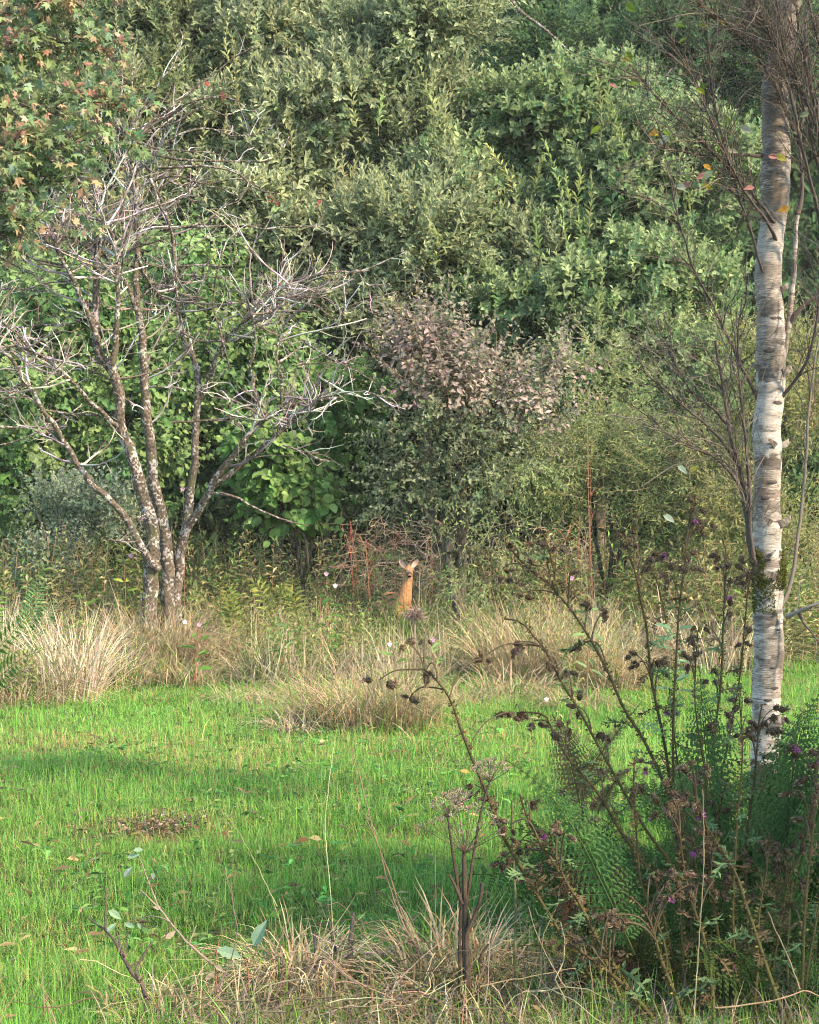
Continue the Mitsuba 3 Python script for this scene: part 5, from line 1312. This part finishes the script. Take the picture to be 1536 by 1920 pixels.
TH = [
    ('long thistle stem leaning furthest left over the bright lawn towards the hogweed', [(1190, 1960), (1100, 1820), (1048, 1745), (985, 1640), (940, 1560), (918, 1500), (888, 1430), (865, 1370), (843, 1310), (818, 1275), (795, 1255)], 4.7, 5.0, .0085,
     [(770, 1305), (712, 1275), (800, 1190), (760, 1205), (955, 1335), (890, 1470), (925, 1495), (905, 1235), (800, 1255)]),
    ('thistle stem with a dense knot of heads right of the hogweed umbels', [(1200, 1960), (1150, 1840), (1118, 1755), (1053, 1640), (1018, 1590), (988, 1530), (975, 1490)], 4.6, 4.8, .008, [(960, 1545), (975, 1580), (955, 1600), (940, 1610), (985, 1510), (982, 1632)]),
    ('thistle stem leaning left with heads hanging over the fern frond', [(1290, 1960), (1240, 1700), (1228, 1650), (1193, 1600), (1158, 1550), (1133, 1505), (1108, 1470), (1068, 1425), (1038, 1375), (1020, 1340), (975, 1335)], 5.0, 5.1, .008,
     [(1028, 1370), (1055, 1480), (965, 1330), (1118, 1440), (1120, 1500), (1000, 1352), (1068, 1350)]),
    ('thistle stem crossing the lawn edge with hanging heads at its bent top', [(1330, 1960), (1290, 1720), (1268, 1640), (1208, 1550), (1168, 1480), (1128, 1410), (1088, 1335), (1053, 1280), (1020, 1215), (998, 1190), (975, 1165), (945, 1160)], 5.1, 5.2, .008,
     [(965, 1205), (978, 1210), (912, 1228), (1022, 1240), (1085, 1325), (1060, 1255), (1130, 1370)]),
    ('tall thistle leaning left whose tips reach the straw below the faded bush', [(1340, 1960), (1300, 1720), (1283, 1600), (1263, 1515), (1233, 1440), (1203, 1380), (1168, 1325), (1143, 1265), (1108, 1200), (1068, 1140), (1028, 1095), (985, 1060), (958, 1030)], 5.2, 5.4, .0095,
     [(950, 1022), (972, 1085), (978, 1113), (943, 1065), (1000, 1060), (1045, 1085), (1096, 1205), (1070, 1072), (1110, 1130), (1140, 1140), (1005, 1012), (1022, 1040)]),
    ('upright side shoot with small nodding heads above the left leaning thistle', [(1050, 1120), (1040, 1080), (1030, 1030), (1012, 990)], 5.35, 5.4, .0045, [(1004, 1010), (1047, 1020), (1020, 1038)]),
    ('thistle stem with a brown withered tangle of heads near its middle', [(1320, 1960), (1290, 1700), (1268, 1560), (1248, 1405), (1233, 1330), (1220, 1265), (1213, 1180), (1200, 1120), (1193, 1080), (1180, 1040), (1172, 1000)], 5.3, 5.5, .009,
     [(1215, 1205), (1190, 1225), (1230, 1235), (1200, 1240), (1165, 1005), (1185, 1010), (1210, 1045), (1222, 1055), (1245, 1040), (1240, 1250)]),
    ('straight dark thistle stem with heads crowded along its upper third', [(1310, 1960), (1285, 1640), (1262, 1440), (1263, 1340), (1268, 1240), (1273, 1150), (1280, 1090), (1288, 1020), (1298, 950), (1305, 930)], 5.3, 5.4, .008,
     [(1292, 1040), (1303, 1060), (1290, 1058), (1312, 970), (1318, 985), (1330, 975), (1255, 1075), (1305, 950)]),
    ('thin thistle stem curving up beside the dark one with a purple bloom near its top', [(1250, 1170), (1240, 1120), (1228, 1080), (1212, 1050)], 5.35, 5.4, .004, [(1257, 1078), (1214, 1042)]),
    ('thistle stem with a knot of pale scales just left of the birch', [(1350, 1960), (1310, 1680), (1300, 1580), (1323, 1480), (1343, 1355), (1353, 1265), (1356, 1180), (1360, 1090), (1362, 1040), (1355, 1010)], 5.4, 5.6, .008,
     [(1355, 1035), (1375, 1055), (1345, 1060), (1375, 1085), (1390, 1080), (1370, 1140), (1313, 1165), (1338, 1270), (1340, 1250)]),
    ('slender thistle stem standing right before the mossy side of the birch', [(1380, 1960), (1360, 1640), (1348, 1500), (1368, 1380), (1388, 1265), (1398, 1160), (1405, 1090), (1415, 1060)], 5.5, 5.6, .007, [(1412, 1070), (1420, 1050), (1405, 1085), (1385, 1050), (1412, 1170), (1395, 1200)]),
    ('thistle stem that crosses in front of the birch foot', [(1420, 1960), (1400, 1700), (1398, 1600), (1410, 1500), (1418, 1430), (1423, 1355), (1430, 1320)], 5.0, 5.1, .007, [(1405, 1365), (1450, 1330), (1430, 1345), (1470, 1340), (1398, 1370)]),
    ('short thistle with a tight cluster of egg shaped heads in the middle of the clump', [(1370, 1960), (1350, 1780), (1338, 1690), (1330, 1600), (1325, 1550)], 4.8, 4.85, .008, [(1325, 1570), (1340, 1580), (1315, 1580), (1335, 1560), (1330, 1600), (1300, 1500), (1290, 1490), (1285, 1520)]),
    ('thistle stem leaning right with a bent head over the dark ferns', [(1380, 1960), (1420, 1760), (1460, 1680), (1500, 1600), (1520, 1530), (1530, 1480)], 4.9, 4.9, .008, [(1500, 1570), (1455, 1610), (1520, 1450), (1490, 1480), (1535, 1420), (1450, 1575), (1488, 1390)]),
    ('brown thistle stem ending in frayed bracts below the middle of the clump', [(1490, 1960), (1450, 1850), (1420, 1760), (1400, 1700), (1380, 1640), (1350, 1590), (1320, 1540), (1300, 1470)], 4.6, 4.8, .009, [(1360, 1640), (1345, 1660), (1300, 1440), (1290, 1450), (1310, 1420)]),
    ('low thistle stem running left along the bottom of the clump', [(1260, 1960), (1200, 1880), (1150, 1830), (1110, 1800), (1070, 1770)], 4.5, 4.5, .009, [(1050, 1760), (1070, 1755), (1095, 1770), (1150, 1730), (1140, 1720)]),
    ('green spiny thistle stem rising from the bottom edge into the clump', [(1230, 1990), (1180, 1860), (1120, 1760), (1090, 1700), (1060, 1650), (1040, 1600)], 4.5, 4.6, .010, [(1045, 1540), (1060, 1560), (1160, 1720), (1145, 1705)]),
    ('thistle stem with grey down on its heads in the lower middle of the clump', [(1290, 1980), (1270, 1880), (1240, 1800), (1215, 1720), (1180, 1680)], 4.5, 4.5, .009, [(1150, 1715), (1170, 1730), (1245, 1650), (1270, 1640), (1290, 1660), (1260, 1670), (1220, 1640)]),
    ('tall thistle stem at the right edge in front of the ferns', [(1500, 1980), (1505, 1820), (1510, 1700), (1520, 1600), (1532, 1500)], 4.7, 4.8, .008, [(1510, 1530), (1536, 1400), (1530, 1480), (1500, 1650), (1480, 1700)]),
    ('thistle stem nearly upright with heads hanging at half its height', [(1340, 1980), (1335, 1850), (1320, 1760), (1300, 1700), (1285, 1640), (1275, 1560)], 4.6, 4.7, .009, [(1250, 1480), (1262, 1500), (1240, 1510), (1325, 1640), (1340, 1650), (1370, 1800), (1355, 1790)]),
]
WHERE = ['thin upright thistle stem between the fern frond and the tall thistles', 'thin upright thistle stem behind the knot of heads', 'slender green thistle stem deep in the middle of the clump', 'slender dark thistle stem left of the tight cluster of egg shaped heads', 'slender thistle stem right of the tight cluster of egg shaped heads',
         'thin thistle stem rising before the pale fern left of the birch', 'thin thistle stem crossing the birch foot on its left edge', 'thin thistle stem on the right edge of the birch foot', 'straight thistle stem over the dark ferns right of the birch', 'short brown thistle stem over the dark ferns at the right',
         'lowest upright thistle stem at the bottom edge', 'short thistle stem just right of the lowest upright one', 'leafless thistle stem in the shade under the birch', 'bent thistle stem in the shade right of the leafless one', 'thin thistle stem at the far right edge', 'half hidden thistle stem behind the withered brown fern', 'thin thistle stem close behind the straight dark one', 'green thistle stem right of the straight dark one']
rng = np.random.default_rng(777)
for i, lab in enumerate(WHERE):
    bx, tx, ty = [(1130, 1095, 1500), (1110, 1030, 1560), (1250, 1190, 1420), (1290, 1270, 1480), (1350, 1365, 1460), (1340, 1330, 1330), (1390, 1385, 1300), (1440, 1475, 1390), (1480, 1500, 1340), (1500, 1545, 1500), (1190, 1150, 1660), (1240, 1235, 1640), (1400, 1440, 1560), (1430, 1490, 1520), (1540, 1550, 1400), (1120, 1085, 1600), (1310, 1255, 1290), (1330, 1310, 1180)][i]
    mid = [(bx + (tx - bx) * t + rng.normal() * 8, 1960 + (ty - 1960) * t) for t in (.3, .6, .85)]
    TH.append((lab, [(bx, 1960)] + mid + [(tx, ty)], 4.6 + .9 * rng.random(), 4.9 + .6 * rng.random(), .006, [(tx + rng.normal() * 22, ty + rng.uniform(-5, 60)) for _ in range(3)]))
for i, (lab, pts, d0, d1, r, heads) in enumerate(TH):
    thistle(lab, pts, d0, d1, r, heads, i, nleaf=4 if len(pts) < 6 else 14)


# ---------------------------------------------------------------- hogweed
def umbel(mb, rng, hub, axis, ray, n, color, fall=.25, tip_r=.02):
    axis = unit(axis)
    for i in range(n):
        a = i * 2.4; s = math.sqrt((i + .5) / n)
        o = unit(axis * (1.25 - .75 * s) + np.array([math.cos(a), math.sin(a), 0]) * s)
        e = hub + o * ray * rng.uniform(.85, 1.1)
        tubes(mb, smooth_path([hub, (hub + e) / 2 + axis * .006 * ray, e], 4), [.0016, .0013, .0011, .0009], 4, color)
        m = 11
        oo = unit(axis * .7 + sphere_dirs(rng, m) * .8)
        tubes(mb, np.stack([np.repeat(e[None], m, 0), e + oo * tip_r * .6, e + oo * tip_r], 1), [.0007, .0006, .0014], 3, tint(rng, (.17, .13, .10), m, .3))


def hogweed():
    rng = np.random.default_rng(801)
    key = thing('hogweed', 'dead brown hogweed with three dry umbels beside the lowest thistles', 'hogweed')
    C = (.042, .03, .021)
    D = 4.72

    def stem(pts, r0, r1, d=D, d1=None, name='__stem'):
        r0, r1 = r0 * 1.15, r1 * 1.15
        q = smooth_path([P(x, y, d + ((d if d1 is None else d1) - d) * i / (len(pts) - 1)) for i, (x, y) in enumerate(pts)], 30)
        u = np.linspace(0, 1, 30)
        r = np.linspace(r0, r1, 30)
        for k in (.30, .62):
            r = r * (1 + .16 * np.exp(-((u - k) / .012) ** 2))
        mb = MB(); tubes(mb, q, r, 10, C)
        mb.c[-1] = np.repeat(np.array(C) * np.exp(rng.normal(size=(30, 1)) * .1), 10, 0) * np.tile(np.where(np.arange(10) % 2, 1.3, .75)[:, None], (30, 1))
        put(key + name, mb, 'wood', smooth=True)
    f = G(880, D)
    ybot = HOR + (EYE - f[2]) / D * FOC
    stem([(882, ybot + 10), (878, 1900), (876, 1800), (872, 1700), (870, 1600)], .0105, .0055)
    stem([(908, ybot), (893, 1900), (896, 1850), (900, 1800), (917, 1770)], .0055, .003, D + .05)
    stem([(864, 1700), (852, 1620), (840, 1535)], .0042, .0028, D, D - .05, '__branch')
    stem([(866, 1705), (858, 1640), (850, 1600)], .0035, .002, D + .03, None, '__branch')
    stem([(876, 1700), (890, 1590), (903, 1520), (918, 1468)], .0042, .0026, D, D + .05, '__branch')
    stem([(878, 1745), (893, 1710), (902, 1680), (904, 1655)], .006, .0045, D - .02, None, '__branch')
    stem([(867, 1695), (855, 1665), (842, 1640)], .0045, .003, D - .02, None, '__branch')
    stem([(863, 1900), (862, 1780), (864, 1700)], .0045, .0035, D + .04)
    stem([(874, 1890), (869, 1780), (868, 1720)], .004, .003, D + .05)
    for hub, d, ray, n in [((872, 1600), D, .14, 20), ((840, 1533), D - .05, .06, 14), ((918, 1467), D + .05, .062, 16), ((859, 1512), D, .045, 12)]:
        mb = MB(); umbel(mb, rng, P(*hub, d), UP + np.array([rng.normal() * .08, -.1, 0]), ray, n, (.085, .062, .045), tip_r=.015); put(key + '__umbel', mb, 'wood', kind='stuff')


hogweed()


# ---------------------------------------------------------------- saplings and canes at the near edge
def cane(name, label, category, paths, leafs, seed, d, color=(.055, .042, .032), leaf_color=(.17, .25, .16), group=None):
    rng = np.random.default_rng(seed)
    key = thing(name, label, category, group)
    lines = []
    for i, (pts, r0, r1) in enumerate(paths):
        q = smooth_path([P(x, y, d + .03 * j) for j, (x, y) in enumerate(pts)], 24)
        q[1:] += (meshkit.noise(q[1:] * 40, 8)[:, None] - .5) * .004
        lines.append(q)
        mb = MB(); tubes(mb, q, np.linspace(r0, r1, 24) * 1.15, 7); mb.c[-1] = np.repeat(tint(rng, color, 24, .15), 7, 0)
        put(key + ('__stem' if i == 0 else '__branch'), mb, 'wood', smooth=True)
    for x, y, s, a, c in leafs:
        size = s * d / FOC
        al = np.array([[math.cos(a), rng.normal() * .3, math.sin(a)]])
        base = P(x, y, d) - al[0] * size / 2
        pts = np.concatenate(lines); k = np.argmin(np.linalg.norm(pts - base, axis=1))
        mb = MB(); tubes(mb, smooth_path([pts[k], (pts[k] + base) / 2 + UP * .004, base], 5), np.linspace(.0010, .0006, 5), 4, color)
        leaves(mb, 'ovate', base[None], al, np.array([[rng.normal() * .3, -1, .7]]), size, size * .5, leaf_color if c is None else c)
        put(key + '__leaf', mb, 'leaf')


GREY_LEAF = (.20, .30, .20)
cane('sapling', 'cut back bare sapling with dark stubs at the near left edge of the lawn', 'sapling',
     [([(276, 1970), (275, 1890), (268, 1850), (245, 1822), (228, 1790), (213, 1762), (198, 1745), (165, 1722)], .0085, .002), ([(262, 1838), (255, 1820), (270, 1790), (287, 1765)], .0045, .0025), ([(199, 1746), (198, 1700), (200, 1665)], .003, .0015),
      ([(232, 1795), (225, 1775), (220, 1745)], .003, .002), ([(240, 1815), (262, 1800)], .003, .002), ([(226, 1790), (236, 1775), (240, 1750)], .0025, .0015)],
     [(265, 1832, 16, 1.0, (.25, .17, .11)), (236, 1790, 12, 2, (.2, .15, .1)), (225, 1780, 14, 1.4, (.22, .16, .11))], 821, 4.6)
cane('willow_shoot', 'arching grey cane with small blue green leaves leaning across the near left grass', 'shoot',
     [([(540, 1940), (525, 1920), (480, 1870), (415, 1820), (350, 1765), (320, 1730), (295, 1700), (262, 1668)], .0055, .0018), ([(300, 1705), (285, 1670), (270, 1630), (260, 1605)], .0025, .0012), ([(320, 1730), (290, 1718), (262, 1725)], .002, .001), ([(355, 1770), (368, 1735)], .002, .001)],
     [(262, 1593, 22, .1, GREY_LEAF), (250, 1605, 24, .3, GREY_LEAF), (240, 1635, 26, 1.0, (.22, .28, .24)), (288, 1645, 20, -1.2, (.22, .28, .24)), (216, 1715, 32, -.6, (.22, .33, .20)), (210, 1738, 24, .8, GREY_LEAF), (243, 1735, 22, -.3, GREY_LEAF), (262, 1737, 16, -1.0, GREY_LEAF), (295, 1702, 18, 2.8, (.34, .26, .19)), (320, 1753, 24, .6, (.36, .28, .21)), (285, 1660, 14, .4, (.3, .2, .1))], 822, 4.75, (.17, .13, .10))
cane('willow_shoot', 'thin upright red brown shoot with long narrow leaves left of the dry tussock', 'shoot',
     [([(466, 1960), (467, 1880), (466, 1830), (462, 1800)], .0028, .0014), ([(410, 1960), (408, 1870), (404, 1800), (412, 1760)], .0028, .0012)],
     [(486, 1750, 56, 1.15, GREY_LEAF), (430, 1787, 50, -.25, GREY_LEAF), (395, 1830, 24, .5, (.3, .24, .16)), (465, 1792, 18, .2, (.18, .26, .08)), (410, 1815, 20, 2.6, (.3, .25, .18))], 823, 4.6, (.16, .06, .045))
cane('dry_stalk', 'tall thin dead stem rising through the middle of the lawn', 'stalk',
     [([(815, 1960), (790, 1800), (764, 1740), (735, 1655), (710, 1585), (697, 1545), (685, 1500), (672, 1445), (660, 1400)], .0038, .001), ([(770, 1760), (740, 1690), (712, 1592)], .0024, .0016), ([(712, 1590), (690, 1540), (672, 1500), (660, 1400)], .0016, .0006)], [], 824, 4.9, (.15, .10, .06))
cane('dry_stalk', 'fine pale grass stalk left of the tall dead stem', 'stalk', [([(640, 1960), (622, 1700), (610, 1540), (618, 1460), (628, 1390)], .0016, .0007)], [], 825, 5.0, (.34, .34, .18))
cane('dry_stalk', 'fine dark stalk slanting over the lawn left of the dry tussock', 'stalk', [([(520, 1700), (500, 1660), (470, 1600), (440, 1550), (410, 1512)], .0016, .0007), ([(545, 1960), (530, 1760), (510, 1680)], .0018, .0014)], [], 826, 5.0, (.16, .17, .07))
cane('dry_stalk', 'straight green brown stem between the hogweed and the thistles', 'stalk', [([(972, 1985), (968, 1900), (966, 1800), (967, 1700), (963, 1620), (960, 1500)], .0045, .003)], [], 827, 4.75, (.085, .085, .04))
cane('dry_stalk', 'thin stalk standing just left of the hogweed', 'stalk', [([(818, 1960), (815, 1840), (817, 1700), (816, 1560)], .0018, .001)], [], 828, 4.8, (.13, .12, .06))
cane('dry_stalk', 'broken black dock stem beside the dry tussock', 'stalk', [([(640, 1930), (634, 1830), (628, 1780), (618, 1730)], .005, .004), ([(655, 1800), (660, 1740), (663, 1712)], .009, .004), ([(590, 1870), (592, 1800), (590, 1745)], .006, .004)], [], 829, 4.9, (.05, .04, .035))
cane('dry_stalk', 'forked thin stalk at the bottom left corner', 'stalk', [([(0, 1905), (25, 1870), (50, 1820)], .0016, .0008), ([(140, 1930), (100, 1880), (60, 1825)], .0018, .0008)], [], 830, 4.6, (.16, .10, .06))
cane('bramble_cane', 'long bare straw coloured cane lying across the bottom right corner', 'cane', [([(1340, 1890), (1420, 1882), (1480, 1868), (1505, 1858), (1540, 1870), (1600, 1900)], .0022, .0012), ([(1500, 1855), (1480, 1800), (1455, 1745), (1440, 1710)], .0020, .0010)], [], 831, 4.3, (.15, .11, .07))
cane('bramble_cane', 'straight dry stalk crossing the thistle clump from bottom to top', 'cane', [([(1300, 1930), (1305, 1850), (1312, 1750), (1320, 1600), (1318, 1480)], .0016, .0009)], [], 832, 4.35, (.17, .13, .08))
cane('bramble_cane', 'slanting dry stalk in front of the lowest thistles', 'cane', [([(1130, 1940), (1115, 1870), (1105, 1800)], .0014, .0008), ([(1060, 1850), (1020, 1780), (990, 1700)], .0014, .0008), ([(900, 1850), (1000, 1830), (1080, 1815)], .0014, .0008)], [], 833, 4.4, (.17, .13, .08))
for i, (x, y, d, lab, c) in enumerate([(556, 1612, None, 'brown curled dead leaf on the grass in the middle of the lawn', (.24, .12, .06)), (603, 1610, None, 'pale yellow dead leaf on the grass beside the brown curled one', (.50, .38, .18)), (148, 1643, None, 'pale orange dead leaf on the grass at the left', (.48, .30, .16)),
                                      (432, 1595, None, 'small dark dead leaf on the lawn right of the bare soil', (.18, .11, .06)), (600, 1415, None, 'pale dead leaf on the lawn in front of the broad tussock', (.45, .36, .2)), (128, 1505, None, 'tan dead leaf on the lawn near the left edge', (.38, .24, .13)), (880, 1480, None, 'yellow dead leaf on the lawn behind the hogweed umbels', (.42, .32, .1))]):
    d = EYE / (y - HOR) * FOC
    p = P(x, y, d); p[2] = float(gz(p[0], p[1])) + .05
    rng = np.random.default_rng(840 + i)
    mb = MB(); leaves(mb, 'ovate', p[None], np.array([[rng.normal(), rng.normal() * .4, .25]]), np.array([[0, -.7, 1.]]), .055, .034, c)
    k = put('dead_leaf', mb, 'leaf'); labels[k] = {'label': lab, 'category': 'leaf', 'group': 'dead leaves on the lawn'}
mb = MB(); rng = np.random.default_rng(850); m = 700
c = G(300, 7.7)
b = c + rng.normal(size=(m, 3)) * [.14, .16, .012] + UP * .012
leaves(mb, 'ovate', b, sphere_dirs(rng, m) * [1, 1, .3], UP + rng.normal(size=(m, 3)) * .4, rng.uniform(.010, .03, m), rng.uniform(.008, .018, m), tint(rng, (.12, .085, .06), m, .35, (.32, .25, .2), .2))
put('leaf_litter', mb, 'straw', label='patch of bare soil and rotten leaves in the lawn', category='litter', kind='stuff')
# ---------------------------------------------------------------- trees beside the photographer that shade the near plants
def shade_tree(label, foot, trunk, lobes, n, seed):
    rng = np.random.default_rng(seed)
    key = thing('lime_tree', label, 'tree')
    L = np.array(lobes, float)
    li = rng.choice(len(L), n, p=L[:, 3] ** 3 / (L[:, 3] ** 3).sum())
    q = L[li, :3] + sphere_dirs(rng, n) * L[li, 3:4] * rng.random((n, 1)) ** .45
    lf, wd = MB(), MB()
    shoots(lf, wd, rng, q, sphere_dirs(rng, n) + UP * .3, rng.uniform(.4, .8, n), 8, 'fold', .13, .11, tint(rng, (.09, .17, .04), n, .2), (.07, .05, .04), droop=.3)
    put(key + '__crown', lf, 'leaf', kind='stuff')
    put(key + '__twigs', wd, 'wood', kind='stuff')
    c = L[:, :3].mean(0)
    f = np.array([*foot, -.2])
    mb = MB(); tubes(mb, smooth_path([f, f * .5 + c * .5, c], 12), np.linspace(trunk, trunk * .5, 12), 9); put(key + '__trunk', mb, 'dark_bark', smooth=True)
    for l in L:
        mb = MB(); tubes(mb, smooth_path([f * .4 + c * .6, (l[:3] + c) / 2, l[:3]], 8), np.linspace(trunk * .4, .02, 8), 6); put(key + '__limb', mb, 'dark_bark', smooth=True)


shade_tree('lime tree standing outside the picture and shading the thistles', (7.0, 3.0), .2,
           [(4.8, 3.0, 3.4, .85), (5.3, 3.1, 4.0, 1.0), (5.3, 2.4, 4.3, .8)], 300, 91)




# ---------------------------------------------------------------- a thin autumn haze over the clearing
scene['air'] = {'type': 'homogeneous', 'albedo': {'type': 'rgb', 'value': [.95, .95, .95]}, 'sigma_t': 0.0005}
scene['haze'] = {'type': 'cube', 'to_world': T().translate([0, 170, 15]).scale([410, 250, 17]), 'bsdf': {'type': 'null'}, 'interior': {'type': 'ref', 'id': 'air'}}
scene['camera']['medium'] = {'type': 'ref', 'id': 'air'}
labels['haze'] = {'label': 'thin pale haze hanging over the clearing', 'category': 'haze', 'kind': 'stuff'}
